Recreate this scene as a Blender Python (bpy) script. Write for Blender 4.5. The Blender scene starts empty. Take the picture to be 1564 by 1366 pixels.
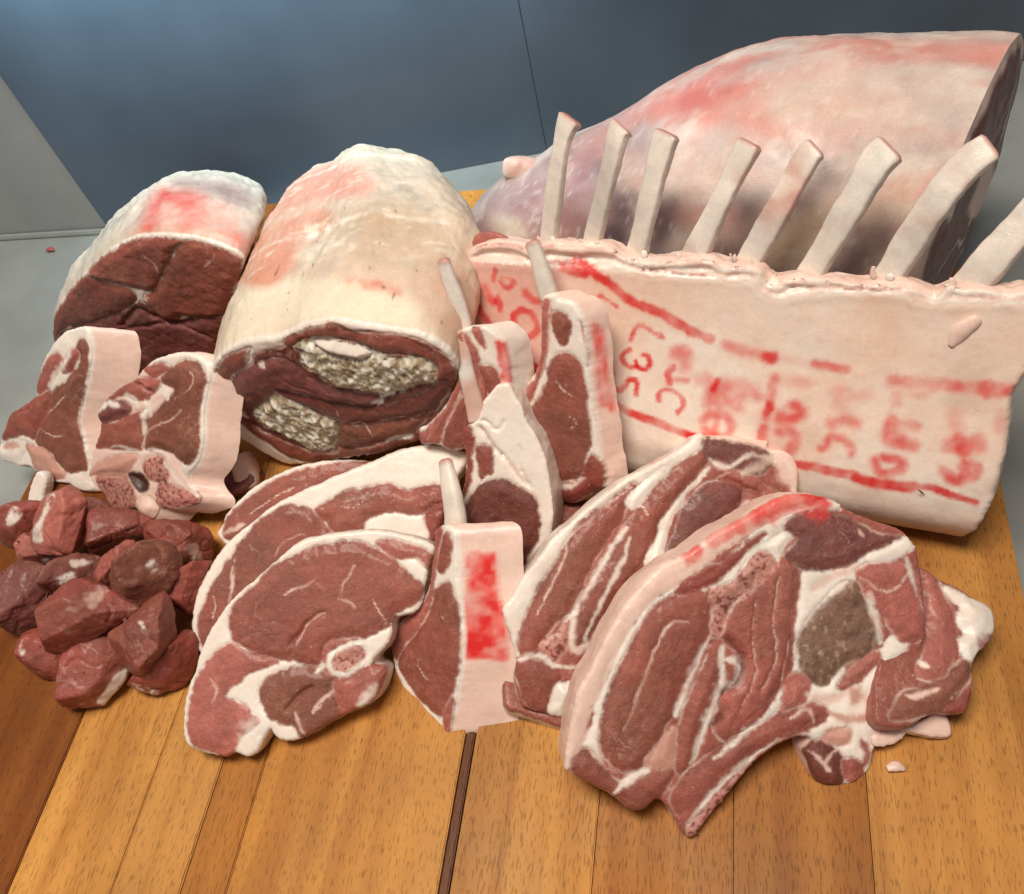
import bpy, math, random
import numpy as np
from mathutils import Vector, Matrix
from mathutils.geometry import delaunay_2d_cdt

SC = bpy.context.scene
COL = SC.collection

# ------------------------------------------------------------------ camera, light, exposure
F_PX, CX, CY, CAM_H = 1350.0, 782.0, 683.0, 0.45
_D = np.array([348.0, -1933.0, F_PX])
_N = np.array([330.0, (348 * 330 + F_PX ** 2) / 1933.0, F_PX])
AZ = -_N / np.linalg.norm(_N); AY = _D / np.linalg.norm(_D); AX = np.cross(AY, AZ)
RW = np.array([AX, AY, AZ])            # world = RW @ (right, down, forward)
CAM = np.array([0.0, 0.0, CAM_H])

cd = bpy.data.cameras.new('camera'); cam = bpy.data.objects.new('camera', cd); COL.objects.link(cam)
r_, d_, f_ = RW[:, 0], RW[:, 1], RW[:, 2]
cam.matrix_world = Matrix(((r_[0], -d_[0], -f_[0], 0), (r_[1], -d_[1], -f_[1], 0), (r_[2], -d_[2], -f_[2], CAM_H), (0, 0, 0, 1)))
cd.sensor_fit = 'HORIZONTAL'; cd.sensor_width = 36.0; cd.lens = 36.0 * F_PX / 1564.0
cd.clip_start = 0.01; cd.clip_end = 50
SC.camera = cam

W = bpy.data.worlds.new('World'); SC.world = W; W.use_nodes = True
bg = W.node_tree.nodes['Background']; bg.inputs[0].default_value = (0.92, 0.94, 1.0, 1); bg.inputs[1].default_value = 0.15

def area(name, loc, target, sx, sy, power, color):
    l = bpy.data.lights.new(name, 'AREA'); l.shape = 'RECTANGLE'; l.size = sx; l.size_y = sy
    l.energy = power; l.color = color
    o = bpy.data.objects.new(name, l); COL.objects.link(o)
    o.location = loc
    o.rotation_euler = (Vector(target) - Vector(loc)).to_track_quat('-Z', 'Y').to_euler()
    return o
area('ceiling_lamp', (-0.22, 0.10, 1.45), (-0.15, 0.30, 0.0), 0.7, 0.35, 23.5, (1.0, 0.92, 0.81))
area('wall_fill_light', (-0.34, 0.540, 0.285), (-0.34, 0.61, 0.19), 0.45, 0.02, 1.6, (0.50, 0.84, 1.0))  # unseen cool strip, added to brighten the upper wall with a bluish falloff

SC.view_settings.view_transform = 'Standard'; SC.view_settings.look = 'None'
SC.view_settings.exposure = 0.0; SC.view_settings.gamma = 1.0
SC.view_settings.use_curve_mapping = False
SC.cycles.use_denoising = True
SC.cycles.max_bounces = 6

# ------------------------------------------------------------------ pixel helpers
ZF = {'A': (0, 240, 3.415), 'B': (300, 220, 2.732), 'C': (0, 480, 3.91), 'D': (0, 730, 3.794), 'E': (270, 660, 2.678),
      'F': (580, 350, 3.037), 'G': (580, 680, 2.968), 'H': (760, 640, 2.846), 'I': (840, 730, 2.234), 'J': (700, 150, 3.555),
      'K': (1100, 180, 3.371), 'L': (690, 370, 3.555), 'M': (1100, 430, 3.177), 'N': (680, 40, 1.769), 'T': (0, 0, 1.0),
      'P': (630, 370, 5.939), 'Q': (630, 560, 5.939), 'R': (1200, 850, 3.691), 'S': (20, 700, 4.116), 'U': (900, 430, 5.464), 'X': (1060, 520, 5.793), 'Y': (1320, 540, 5.692)}
def px(z, s):
    x0, y0, k = ZF[z]
    return np.array([[x0 + float(a.split(',')[0]) / k, y0 + float(a.split(',')[1]) / k] for a in s.split()])
def ray(p):
    d = RW @ np.array([p[0] - CX, p[1] - CY, F_PX]); return d / np.linalg.norm(d)
def at_z(p, z=0.0):
    d = ray(p); return CAM + d * ((z - CAM[2]) / d[2])
def at_y(p, y):
    d = ray(p); return CAM + d * (y / d[1])
def ext_h(a, b, z=0.0):
    """level direction that runs from pixel a to pixel b on a plane at height z"""
    return at_z(b, z) - at_z(a, z)
def cam_dir(v):
    return RW @ np.asarray(v, float)

class Plane:
    def __init__(s, anchor, z, a=None, b=None, yaw=None, el=None):
        s.o = at_z(anchor, z)
        if yaw is None:
            a, b = math.radians(a), math.radians(b)
            n = cam_dir((math.sin(a) * math.cos(b), math.sin(b), -math.cos(a) * math.cos(b)))
        else:
            yw, e = math.radians(yaw), math.radians(el)
            n = np.array([-math.sin(yw) * math.cos(e), -math.cos(yw) * math.cos(e), math.sin(e)])
        s.n = n / np.linalg.norm(n)
        h = np.cross((0, 0, 1.0), s.n); s.e1 = h / np.linalg.norm(h); s.e2 = np.cross(s.n, s.e1)
    def hit(s, p, off=0.0):
        d = ray(p); o = s.o + s.n * off
        return CAM + d * (np.dot(o - CAM, s.n) / np.dot(d, s.n))
    def uv(s, pts, off=0.0):
        out = []
        for p in pts:
            q = s.hit(p, off) - s.o; out.append((q @ s.e1, q @ s.e2))
        return np.array(out)
    def world(s, uv, h):
        return s.o + np.outer(uv[:, 0], s.e1) + np.outer(uv[:, 1], s.e2) + np.outer(h, s.n)

# ------------------------------------------------------------------ numpy noise
def _hash(i, j, k, seed):
    n = (i * 374761393 + j * 668265263 + k * 2147483647 + seed * 1274126177) & 0xFFFFFFFF
    n = ((n ^ (n >> 13)) * 1274126177) & 0xFFFFFFFF
    n = ((n ^ (n >> 16)) * 2246822519) & 0xFFFFFFFF
    return ((n ^ (n >> 15)) & 0xFFFF) / 65535.0
def vnoise(p, scale, seed=0):
    q = np.asarray(p, float) * scale + 1000.0
    i = np.floor(q).astype(np.int64); f = q - i; f = f * f * (3 - 2 * f)
    r = 0
    for a in (0, 1):
        for b in (0, 1):
            for c in (0, 1):
                w = (f[:, 0] if a else 1 - f[:, 0]) * (f[:, 1] if b else 1 - f[:, 1]) * (f[:, 2] if c else 1 - f[:, 2])
                r = r + w * _hash(i[:, 0] + a, i[:, 1] + b, i[:, 2] + c, seed)
    return r * 2 - 1
def fbm(p, scale, octaves=3, seed=0):
    r, a, t = 0, 1.0, 0
    for o in range(octaves):
        r = r + a * vnoise(p, scale * 2 ** o, seed + o * 7); t += a; a *= 0.55
    return r / t
def sstep(a, b, x):
    t = np.clip((x - a) / (b - a), 0, 1); return t * t * (3 - 2 * t)
def srgb(r, g, b):
    c = np.array([r, g, b], float) / 255.0
    return np.where(c < 0.04045, c / 12.92, ((c + 0.055) / 1.055) ** 2.4)
def mix(a, b, t):
    t = np.asarray(t, float)
    if t.ndim == 1: t = t[:, None]
    return a * (1 - t) + b * t

# tissue palette: colour (linear) and lean amount
K = 0.90
PAL = {'lean': (srgb(160, 89, 74) * K, 1), 'dark': (srgb(124, 65, 54) * K, 1), 'brown': (srgb(146, 86, 68) * K, 1), 'pink': (srgb(184, 106, 93) * K, 1),
       'red': (srgb(156, 76, 64) * K, 1), 'purple': (srgb(134, 76, 69) * K, 1), 'fat': (srgb(250, 236, 223) * K, 0), 'fatpink': (srgb(244, 210, 194) * K, 0),
       'membrane': (srgb(232, 206, 188) * K, .15), 'bone': (srgb(233, 222, 210) * K, 0), 'bonepink': (srgb(214, 160, 142) * K, .15), 'marrow': (srgb(196, 128, 116) * K, .5),
       'cart': (srgb(240, 228, 216) * K, 0), 'stuff': (srgb(206, 194, 166) * K, .0), 'hole': (srgb(90, 56, 46) * K, .5), 'grey': (srgb(146, 108, 88) * K, 1),
       'cherry': (srgb(174, 97, 83) * K, 1)}
INK = srgb(228, 46, 44) * K

# ------------------------------------------------------------------ mesh helpers
def resample(poly, s, closed=True):
    """Catmull-Rom through the points, then even spacing."""
    P = np.asarray(poly, float); n = len(P); out = []
    rng = n if closed else n - 1
    for i in range(rng):
        p0, p1 = P[(i - 1) % n] if closed or i else P[0], P[i]
        p2 = P[(i + 1) % n]; p3 = P[(i + 2) % n] if closed or i + 2 < n else P[n - 1]
        for t in np.linspace(0, 1, 10, endpoint=False):
            out.append(.5 * ((2 * p1) + (-p0 + p2) * t + (2 * p0 - 5 * p1 + 4 * p2 - p3) * t * t + (-p0 + 3 * p1 - 3 * p2 + p3) * t ** 3))
    if not closed: out.append(P[-1])
    O = np.array(out)
    if closed: O = np.vstack([O, O[:1]])
    L = np.concatenate([[0], np.cumsum(np.linalg.norm(np.diff(O, axis=0), axis=1))])
    m = max(6, int(round(L[-1] / s)))
    t = np.linspace(0, L[-1], m + (0 if closed else 1), endpoint=not closed)
    return np.stack([np.interp(t, L, O[:, k]) for k in range(O.shape[1])], 1)
def inside(pts, poly):
    x, y = pts[:, 0][:, None], pts[:, 1][:, None]
    x1, y1 = poly[:, 0], poly[:, 1]; x2, y2 = np.roll(x1, -1), np.roll(y1, -1)
    c = ((y1 > y) != (y2 > y)) & (x < (x2 - x1) * (y - y1) / (y2 - y1 + 1e-15) + x1)
    return c.sum(1) % 2 == 1
def dist_to(pts, B):
    out = np.empty(len(pts)); idx = np.empty(len(pts), int)
    for a in range(0, len(pts), 4000):
        d = ((pts[a:a + 4000, None, :] - B[None]) ** 2).sum(2); k = d.argmin(1)
        idx[a:a + 4000] = k; out[a:a + 4000] = np.sqrt(d[np.arange(len(k)), k])
    return out, idx
def dist_poly(pts, line, closed=False, want_t=False):
    """distance to a polyline's segments (and how far along it, 0..1)"""
    L = np.asarray(line); best = np.full(len(pts), 9.0); bt = np.zeros(len(pts)); m = max(1, len(L) - 1)
    for i in range(len(L) if closed else len(L) - 1):
        a, b = L[i], L[(i + 1) % len(L)]; ab = b - a
        t = np.clip(((pts - a) @ ab) / (ab @ ab + 1e-15), 0, 1)
        d = np.linalg.norm(pts - a - t[:, None] * ab, axis=1); k = d < best
        best = np.where(k, d, best); bt = np.where(k, (i + t) / m, bt)
    return (best, bt) if want_t else best

def new_mesh(name, verts, faces, col, lean, mat, parent=None, smooth=True):
    me = bpy.data.meshes.new(name)
    me.from_pydata([tuple(v) for v in verts], [], [tuple(int(i) for i in f) for f in faces])
    if col is not None:
        a = me.color_attributes.new('col', 'FLOAT_COLOR', 'POINT')
        c = np.ones((len(verts), 4), np.float32); c[:, :3] = np.clip(col, 0, 1); a.data.foreach_set('color', c.ravel())
        b = me.attributes.new('lean', 'FLOAT', 'POINT'); b.data.foreach_set('value', np.asarray(lean, np.float32))
    if smooth: me.polygons.foreach_set('use_smooth', [True] * len(me.polygons))
    me.materials.append(mat)
    o = bpy.data.objects.new(name, me); COL.objects.link(o)
    if parent: o.parent = parent
    return o
def submesh(name, V, faces, col, lean, mat, parent, origin):
    F = np.asarray(faces); ids = np.unique(F); remap = np.zeros(len(V), int); remap[ids] = np.arange(len(ids))
    return new_mesh(name, V[ids] - origin, remap[F], col[ids], lean[ids], mat, parent)
def thing(name, label, cat, loc, group=None):
    o = bpy.data.objects.new(name, None); o.empty_display_size = 0.02; COL.objects.link(o); o.location = tuple(loc)
    o['label'] = label; o['category'] = cat
    if group: o['group'] = group
    return o

# ------------------------------------------------------------------ materials
def mat_tissue():
    m = bpy.data.materials.new('meat_tissue'); m.use_nodes = True
    nt = m.node_tree; N = nt.nodes; L = nt.links; B = N['Principled BSDF']
    def n(t, **k):
        x = N.new(t)
        for a, v in k.items(): setattr(x, a, v)
        return x
    def math_(op, a, b=None, c=None):
        x = n('ShaderNodeMath', operation=op)
        for i, v in enumerate((a, b, c)):
            if v is None: continue
            if isinstance(v, (int, float)): x.inputs[i].default_value = v
            else: L.new(v, x.inputs[i])
        return x.outputs[0]
    def noise(scale, detail=3, dist=0.0, rough=.55, vec=None):
        x = n('ShaderNodeTexNoise'); x.inputs['Scale'].default_value = scale; x.inputs['Detail'].default_value = detail
        x.inputs['Distortion'].default_value = dist; x.inputs['Roughness'].default_value = rough
        L.new(vec or vecs, x.inputs['Vector']); return x.outputs[0]
    tc = n('ShaderNodeTexCoord'); oi = n('ShaderNodeObjectInfo')
    ad = n('ShaderNodeVectorMath', operation='ADD'); L.new(tc.outputs['Object'], ad.inputs[0])
    L.new(oi.outputs['Random'], ad.inputs[1]); vecs = ad.outputs[0]
    col = n('ShaderNodeAttribute', attribute_name='col'); lean = n('ShaderNodeAttribute', attribute_name='lean').outputs['Fac']
    # marbling: thin contour lines of a warped noise, only in places, only in lean
    m1 = math_('ABSOLUTE', math_('SUBTRACT', noise(95, 3, .5, .55), .5))
    thin = n('ShaderNodeMapRange'); L.new(m1, thin.inputs[0]); thin.inputs[1].default_value = 0.0; thin.inputs[2].default_value = .030; thin.inputs[3].default_value = 1; thin.inputs[4].default_value = 0
    patch = n('ShaderNodeMapRange'); L.new(noise(38, 2), patch.inputs[0]); patch.inputs[1].default_value = .54; patch.inputs[2].default_value = .72
    marb = math_('MULTIPLY', math_('MULTIPLY', thin.outputs[0], patch.outputs[0]), math_('MULTIPLY', lean, .26))
    # fine flecks
    fl = n('ShaderNodeMapRange'); L.new(noise(520, 2, .6), fl.inputs[0]); fl.inputs[1].default_value = .66; fl.inputs[2].default_value = .80
    fleck = math_('MULTIPLY', fl.outputs[0], math_('MULTIPLY', lean, .35))
    grain = n('ShaderNodeMapRange'); L.new(noise(480, 6, .3, .8), grain.inputs[0]); grain.inputs[1].default_value = .3; grain.inputs[2].default_value = .7; grain.inputs[3].default_value = .76; grain.inputs[4].default_value = 1.22
    blot = n('ShaderNodeMapRange'); L.new(noise(60, 3, .8), blot.inputs[0]); blot.inputs[1].default_value = .3; blot.inputs[2].default_value = .7; blot.inputs[3].default_value = .88; blot.inputs[4].default_value = 1.12
    amp = math_('MULTIPLY', grain.outputs[0], blot.outputs[0])
    lamp = n('ShaderNodeMix'); lamp.data_type = 'FLOAT'   # fat varies less than lean
    fac = math_('MULTIPLY_ADD', lean, .72, .28); L.new(fac, lamp.inputs[0]); lamp.inputs[2].default_value = 1.0; L.new(amp, lamp.inputs[3])
    sc_ = n('ShaderNodeVectorMath', operation='SCALE'); L.new(col.outputs['Color'], sc_.inputs[0]); L.new(lamp.outputs[0], sc_.inputs['Scale'])
    mx = n('ShaderNodeMix'); mx.data_type = 'RGBA'; L.new(math_('ADD', marb, fleck), mx.inputs[0]); L.new(sc_.outputs[0], mx.inputs[6])
    mx.inputs[7].default_value = (*[float(v) for v in PAL['fatpink'][0]], 1)
    ft = n('ShaderNodeMapRange'); L.new(noise(48, 4, .6, .6), ft.inputs[0]); ft.inputs[1].default_value = .42; ft.inputs[2].default_value = .75; ft.inputs[3].default_value = 0; ft.inputs[4].default_value = .32
    vn = n('ShaderNodeMapRange'); L.new(math_('ABSOLUTE', math_('SUBTRACT', noise(34, 5, .4, .6), .5)), vn.inputs[0]); vn.inputs[1].default_value = 0; vn.inputs[2].default_value = .012; vn.inputs[3].default_value = .22; vn.inputs[4].default_value = 0
    notlean = math_('SUBTRACT', 1.0, lean)
    tv = math_('MULTIPLY', math_('ADD', ft.outputs[0], vn.outputs[0]), notlean)
    mf = n('ShaderNodeMix'); mf.data_type = 'RGBA'; mf.blend_type = 'MULTIPLY'; L.new(tv, mf.inputs[0]); L.new(mx.outputs[2], mf.inputs[6]); mf.inputs[7].default_value = (.97, .80, .72, 1)
    L.new(mf.outputs[2], B.inputs['Base Color'])
    # relief
    fib = noise(300, 5, .6, .7); fin = noise(1500, 3, 0, .7)
    hgt = math_('ADD', math_('MULTIPLY', fib, .66), math_('MULTIPLY', fin, .34))
    bp = n('ShaderNodeBump'); L.new(math_('MULTIPLY_ADD', lean, .5, .22), bp.inputs['Strength']); bp.inputs['Distance'].default_value = .0016; L.new(hgt, bp.inputs['Height'])
    L.new(bp.outputs[0], B.inputs['Normal'])
    rg = n('ShaderNodeMapRange'); L.new(noise(160, 3), rg.inputs[0]); rg.inputs[1].default_value = .3; rg.inputs[2].default_value = .7; rg.inputs[3].default_value = .27; rg.inputs[4].default_value = .50
    L.new(rg.outputs[0], B.inputs['Roughness'])
    B.inputs['Specular IOR Level'].default_value = .42
    B.inputs['Subsurface Weight'].default_value = .22; B.inputs['Subsurface Radius'].default_value = (1.0, .35, .22); B.inputs['Subsurface Scale'].default_value = .004
    B.inputs['Coat Weight'].default_value = .12; B.inputs['Coat Roughness'].default_value = .16
    return m
TIS = mat_tissue()

def simple_mat(name, build):
    m = bpy.data.materials.new(name); m.use_nodes = True
    build(m.node_tree, m.node_tree.nodes, m.node_tree.links, m.node_tree.nodes['Principled BSDF']); return m
def mat_wood(name, c1, c2, seed):
    def b(nt, N, L, B):
        tc = N.new('ShaderNodeTexCoord'); mp = N.new('ShaderNodeMapping'); L.new(tc.outputs['Object'], mp.inputs[0])
        mp.inputs['Location'].default_value = (seed * 1.7, seed * .9, 0); mp.inputs['Scale'].default_value = (1, .045, 1)
        n1 = N.new('ShaderNodeTexNoise'); n1.inputs['Scale'].default_value = 55; n1.inputs['Detail'].default_value = 5; n1.inputs['Distortion'].default_value = .9; L.new(mp.outputs[0], n1.inputs[0])
        rp = N.new('ShaderNodeValToRGB'); rp.color_ramp.elements[0].color = (*c1, 1); rp.color_ramp.elements[1].color = (*c2, 1)
        rp.color_ramp.elements[0].position = .34; rp.color_ramp.elements[1].position = .64; L.new(n1.outputs[0], rp.inputs[0])
        mp2 = N.new('ShaderNodeMapping'); L.new(tc.outputs['Object'], mp2.inputs[0]); mp2.inputs['Scale'].default_value = (1, .14, 1); mp2.inputs['Location'].default_value = (seed, 0, 0)
        n2 = N.new('ShaderNodeTexNoise'); n2.inputs['Scale'].default_value = 1250; n2.inputs['Detail'].default_value = 1.5; L.new(mp2.outputs[0], n2.inputs[0])
        pr = N.new('ShaderNodeMapRange'); pr.inputs[1].default_value = .565; pr.inputs[2].default_value = .66; pr.inputs[3].default_value = 1; pr.inputs[4].default_value = .64; L.new(n2.outputs[0], pr.inputs[0])
        n3 = N.new('ShaderNodeTexNoise'); n3.inputs['Scale'].default_value = 14; n3.inputs['Detail'].default_value = 4; L.new(tc.outputs['Object'], n3.inputs[0])
        p3 = N.new('ShaderNodeMapRange'); p3.inputs[1].default_value = .3; p3.inputs[2].default_value = .7; p3.inputs[3].default_value = .78; p3.inputs[4].default_value = 1.15; L.new(n3.outputs[0], p3.inputs[0])
        mm = N.new('ShaderNodeMath'); mm.operation = 'MULTIPLY'; L.new(pr.outputs[0], mm.inputs[0]); L.new(p3.outputs[0], mm.inputs[1])
        s = N.new('ShaderNodeVectorMath'); s.operation = 'SCALE'; L.new(rp.outputs[0], s.inputs[0]); L.new(mm.outputs[0], s.inputs['Scale'])
        mp4 = N.new('ShaderNodeMapping'); L.new(tc.outputs['Object'], mp4.inputs[0]); mp4.inputs['Rotation'].default_value = (0, 0, .5 + seed * .21); mp4.inputs['Scale'].default_value = (9, 420, 1)
        n4 = N.new('ShaderNodeTexNoise'); n4.inputs['Scale'].default_value = 1; n4.inputs['Detail'].default_value = 2; L.new(mp4.outputs[0], n4.inputs[0])
        p4 = N.new('ShaderNodeMapRange'); p4.inputs[1].default_value = .70; p4.inputs[2].default_value = .76; p4.inputs[3].default_value = 0; p4.inputs[4].default_value = .30; L.new(n4.outputs[0], p4.inputs[0])
        mk = N.new('ShaderNodeMix'); mk.data_type = 'RGBA'; L.new(p4.outputs[0], mk.inputs[0]); L.new(s.outputs[0], mk.inputs[6]); mk.inputs[7].default_value = (.20, .09, .03, 1)
        L.new(mk.outputs[2], B.inputs['Base Color'])
        bp = N.new('ShaderNodeBump'); bp.inputs['Strength'].default_value = .35; bp.inputs['Distance'].default_value = .0006; L.new(pr.outputs[0], bp.inputs['Height']); L.new(bp.outputs[0], B.inputs['Normal'])
        rr = N.new('ShaderNodeMapRange'); rr.inputs[1].default_value = .3; rr.inputs[2].default_value = .7; rr.inputs[3].default_value = .40; rr.inputs[4].default_value = .62; L.new(n3.outputs[0], rr.inputs[0]); L.new(rr.outputs[0], B.inputs['Roughness'])
        B.inputs['Specular IOR Level'].default_value = .2
    return simple_mat(name, b)
def mat_steel(name, c, metallic, r0, r1, scale=(1, 40, 1), bump=.15):
    def b(nt, N, L, B):
        tc = N.new('ShaderNodeTexCoord'); mp = N.new('ShaderNodeMapping'); L.new(tc.outputs['Object'], mp.inputs[0]); mp.inputs['Scale'].default_value = scale
        n1 = N.new('ShaderNodeTexNoise'); n1.inputs['Scale'].default_value = 30; n1.inputs['Detail'].default_value = 5; L.new(mp.outputs[0], n1.inputs[0])
        n2 = N.new('ShaderNodeTexNoise'); n2.inputs['Scale'].default_value = 5; n2.inputs['Detail'].default_value = 5; L.new(tc.outputs['Object'], n2.inputs[0])
        mr = N.new('ShaderNodeMapRange'); mr.inputs[1].default_value = .3; mr.inputs[2].default_value = .7; mr.inputs[3].default_value = r0; mr.inputs[4].default_value = r1; L.new(n2.outputs[0], mr.inputs[0]); L.new(mr.outputs[0], B.inputs['Roughness'])
        rp = N.new('ShaderNodeValToRGB'); rp.color_ramp.elements[0].color = (*[v * .70 for v in c], 1); rp.color_ramp.elements[1].color = (*[min(1, v * 1.2) for v in c], 1)
        rp.color_ramp.elements[0].position = .3; rp.color_ramp.elements[1].position = .7; L.new(n2.outputs[0], rp.inputs[0]); L.new(rp.outputs[0], B.inputs['Base Color'])
        bp = N.new('ShaderNodeBump'); bp.inputs['Strength'].default_value = bump; bp.inputs['Distance'].default_value = .0005; L.new(n1.outputs[0], bp.inputs['Height']); L.new(bp.outputs[0], B.inputs['Normal'])
        B.inputs['Metallic'].default_value = metallic
    return simple_mat(name, b)

# ------------------------------------------------------------------ the slab: cut face split into anatomical parts + rim + back
SEED = [1]
def slab(name, label, cat, outline, plane, thick, regions=(), seams=(), base='fat', group=None, s=.00098, edge=.0035, side='auto',
         curve=None, rows=None, side_fn=None, ext=None, relief=1.0, ink=(), sideink=None, jitter=.0004, side_name='rim', base_name='fat_layer',
         side_color=None, paint=None, back=True, rough_side=.0008, grow=.0009, fascia=.8):
    """outline and regions: (pixel arrays). regions: (part name, palette key, pixels, bulge). seams: (palette key, pixel polyline, width m, depth m)."""
    SEED[0] += 1; seed = SEED[0]; rnd = np.random.RandomState(seed)
    n3 = lambda uv: np.column_stack([uv, np.full(len(uv), seed * 3.7)])
    O = resample(plane.uv(outline), s)
    def outward(P):
        t = np.roll(P, -1, 0) - np.roll(P, 1, 0); nn = np.stack([t[:, 1], -t[:, 0]], 1); nn /= np.linalg.norm(nn, axis=1)[:, None] + 1e-12
        ar = (P[:, 0] * np.roll(P[:, 1], -1) - np.roll(P[:, 0], -1) * P[:, 1]).sum()
        return nn if ar > 0 else -nn
    O = O + outward(O) * ((fbm(n3(O), 140, 3, seed) * 1.6 + fbm(n3(O), 600, 2, seed)) * jitter)[:, None]
    ar = (O[:, 0] * np.roll(O[:, 1], -1) - np.roll(O[:, 0], -1) * O[:, 1]).sum()
    if ar < 0: O = O[::-1].copy()
    RG = []
    for (rn, pal, pp, bulge) in regions:
        Q = resample(plane.uv(pp), s * 1.1)
        Q = Q + outward(Q) * ((fbm(n3(Q), 130, 3, seed + 5) * 1.9 + fbm(n3(Q), 600, 2, seed + 3) * .35) * .0008)[:, None]
        if PAL[pal][1] > .4: Q = Q + outward(Q) * grow
        elif rn in ('fat_edge', 'fat_layer'): Q = Q + outward(Q) * .0016
        RG.append((rn, pal, Q, bulge))
    lo, hi = O.min(0), O.max(0)
    gx, gy = np.meshgrid(np.arange(lo[0], hi[0], s), np.arange(lo[1], hi[1], s * .87))
    gx[1::2] += s * .5
    G = np.stack([gx.ravel(), gy.ravel()], 1) + rnd.uniform(-.22, .22, (gx.size, 2)) * s
    G = G[inside(G, O)]
    allb = np.vstack([O] + [r[2] for r in RG]); d, _ = dist_to(G, allb); G = G[d > s * .62]
    pts = [O] ; edges = []; k = 0
    def loop(m, k): return [(k + i, k + (i + 1) % m) for i in range(m)]
    edges += loop(len(O), 0); k = len(O)
    for r in RG:
        pts.append(r[2]); edges += loop(len(r[2]), k); k += len(r[2])
    pts.append(G); PT = np.vstack(pts)
    vo, eo, fo, ov, oe, of = delaunay_2d_cdt([Vector(p) for p in PT], edges, [], 0, 1e-6)
    UV = np.array([tuple(v) for v in vo]); Fc = np.array([list(f) for f in fo if len(f) == 3])
    cen = UV[Fc].mean(1); ok = inside(cen, O); Fc = Fc[ok]; cen = cen[ok]
    a, b_, c = UV[Fc[:, 0]], UV[Fc[:, 1]], UV[Fc[:, 2]]
    crs = (b_ - a)[:, 0] * (c - a)[:, 1] - (b_ - a)[:, 1] * (c - a)[:, 0]
    Fc[crs < 0] = Fc[crs < 0][:, ::-1]
    reg = np.full(len(Fc), -1)
    for i, r in enumerate(RG): reg[inside(cen, r[2])] = i
    # vertex fields
    d_o, oi = dist_to(UV, O)
    Hh = np.zeros(len(UV)); col = np.tile(PAL[base][0], (len(UV), 1)); lean = np.full(len(UV), float(PAL[base][1]))
    P3 = n3(UV)
    w1 = fbm(P3, 45, 3, seed + 11)
    if RG:
        d_r = np.full(len(UV), 9.0)
        vr = np.full(len(UV), -1)
        for i, (rn, pal, Q, bulge) in enumerate(RG):
            dq, _ = dist_to(UV, Q); ins = inside(UV, Q)
            d_r = np.minimum(d_r, dq)
            vr[ins] = i
            # soft colour edge with noise
            t = np.where(ins, dq, -dq) + fbm(P3, 350, 2, seed + i) * .0009
            w = sstep(-.0009, .0008, t)
            fas = np.exp(-(dq / .0007) ** 2) * np.clip(.25 + 1.1 * fbm(P3, 110, 2, seed + 60 + i), 0, .8)
            tint = PAL[pal][0] * (1 + rnd.uniform(-.06, .06))
            qc = Q - Q.mean(0); ev = np.linalg.eigh(qc.T @ qc)[1]; ua = (UV - Q.mean(0)) @ ev; wob = .006 * vnoise(P3, 40, seed + 80)
            fibre = fbm(np.column_stack([ua[:, 0] + wob, ua[:, 1] * .16, np.full(len(UV), i * 1.3)]), 420, 3, seed + 81)
            cc = tint[None] * (1 + .20 * w1 + .10 * fbm(P3, 180, 3, seed + 20 + i) + (.16 * fibre if PAL[pal][1] > .4 else 0))[:, None]
            if PAL[pal][1] > .4: cc = cc * mix(np.ones((len(UV), 3)), np.array([.90, 1.0, .96]), sstep(0, .4, fbm(P3, 30, 2, seed + 83)))
            if pal == 'stuff':
                g = fbm(P3, 330, 2, seed + 70); cc = mix(cc, srgb(246, 240, 224) * K, sstep(-.1, .3, g)); cc = mix(cc, srgb(150, 122, 84) * K, sstep(.0, -.5, g) * .7)
                cc = mix(cc, srgb(52, 50, 30) * K, sstep(.50, .62, fbm(P3 * np.array([1, 1.8, 1]), 520, 2, seed + 71)))
            if pal == 'grey':
                cc = mix(cc, srgb(206, 176, 152) * K, sstep(.30, .55, fbm(P3 * np.array([1, .6, 1]), 420, 2, seed + 75)) * .6); cc = mix(cc, srgb(98, 66, 52) * K, sstep(.15, .5, fbm(P3, 260, 2, seed + 76)) * .5)
            if pal == 'marrow':
                g = vnoise(P3, 820, seed + 72); cc = mix(cc, srgb(110, 36, 36) * K, sstep(.25, .55, g) * .8); cc = mix(cc, srgb(226, 172, 158) * K, sstep(0, -.5, g) * .4)
            col = mix(col, cc, w); lean = lean * (1 - w) + PAL[pal][1] * w
            if PAL[pal][1] > .4:
                col = mix(col, PAL['fatpink'][0], fas * fascia); lean = lean * (1 - fas * .7)
            Hh = np.where(ins, bulge * .5 * sstep(0, .007, dq) + (.0022 * fbm(P3, 300, 3, seed + 73) if pal == 'stuff' else 0), Hh)
        Hh -= .00035 * relief * np.exp(-(d_r / .0011) ** 2)
    for (pal, pp, wd, dp) in seams:
        ln = resample(plane.uv(pp), .003, closed=False)
        ln = ln + np.stack([vnoise(n3(ln), 260, seed + 2), vnoise(n3(ln), 260, seed + 9)], 1) * .0009
        dd, tl = dist_poly(UV, ln, want_t=True)
        thin = wd < .0021
        wd2 = wd * (.62 if thin else .82) * (.35 + .65 * np.sqrt(np.clip(np.sin(np.pi * np.clip(tl, .02, .98)), 0, 1))) * (1 + .55 * fbm(P3, 120, 2, seed + 33))
        dd = dd + fbm(P3, 420, 2, seed + 31) * wd2 * .45
        w = (1 - sstep(wd2 * .12, wd2 * 1.25, dd)) * (np.clip(.68 + .9 * fbm(P3, 90, 2, seed + 35), .12, .85) if thin else np.clip(.8 + .5 * fbm(P3, 70, 2, seed + 35), .3, .95))
        if thin and pal == 'fat': pal = 'fatpink'
        col = mix(col, PAL[pal][0], w); lean = lean * (1 - w) + PAL[pal][1] * w
        Hh -= (dp if dp > 0 else dp * .35) * np.exp(-(dd / (wd * .9)) ** 2)
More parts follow.
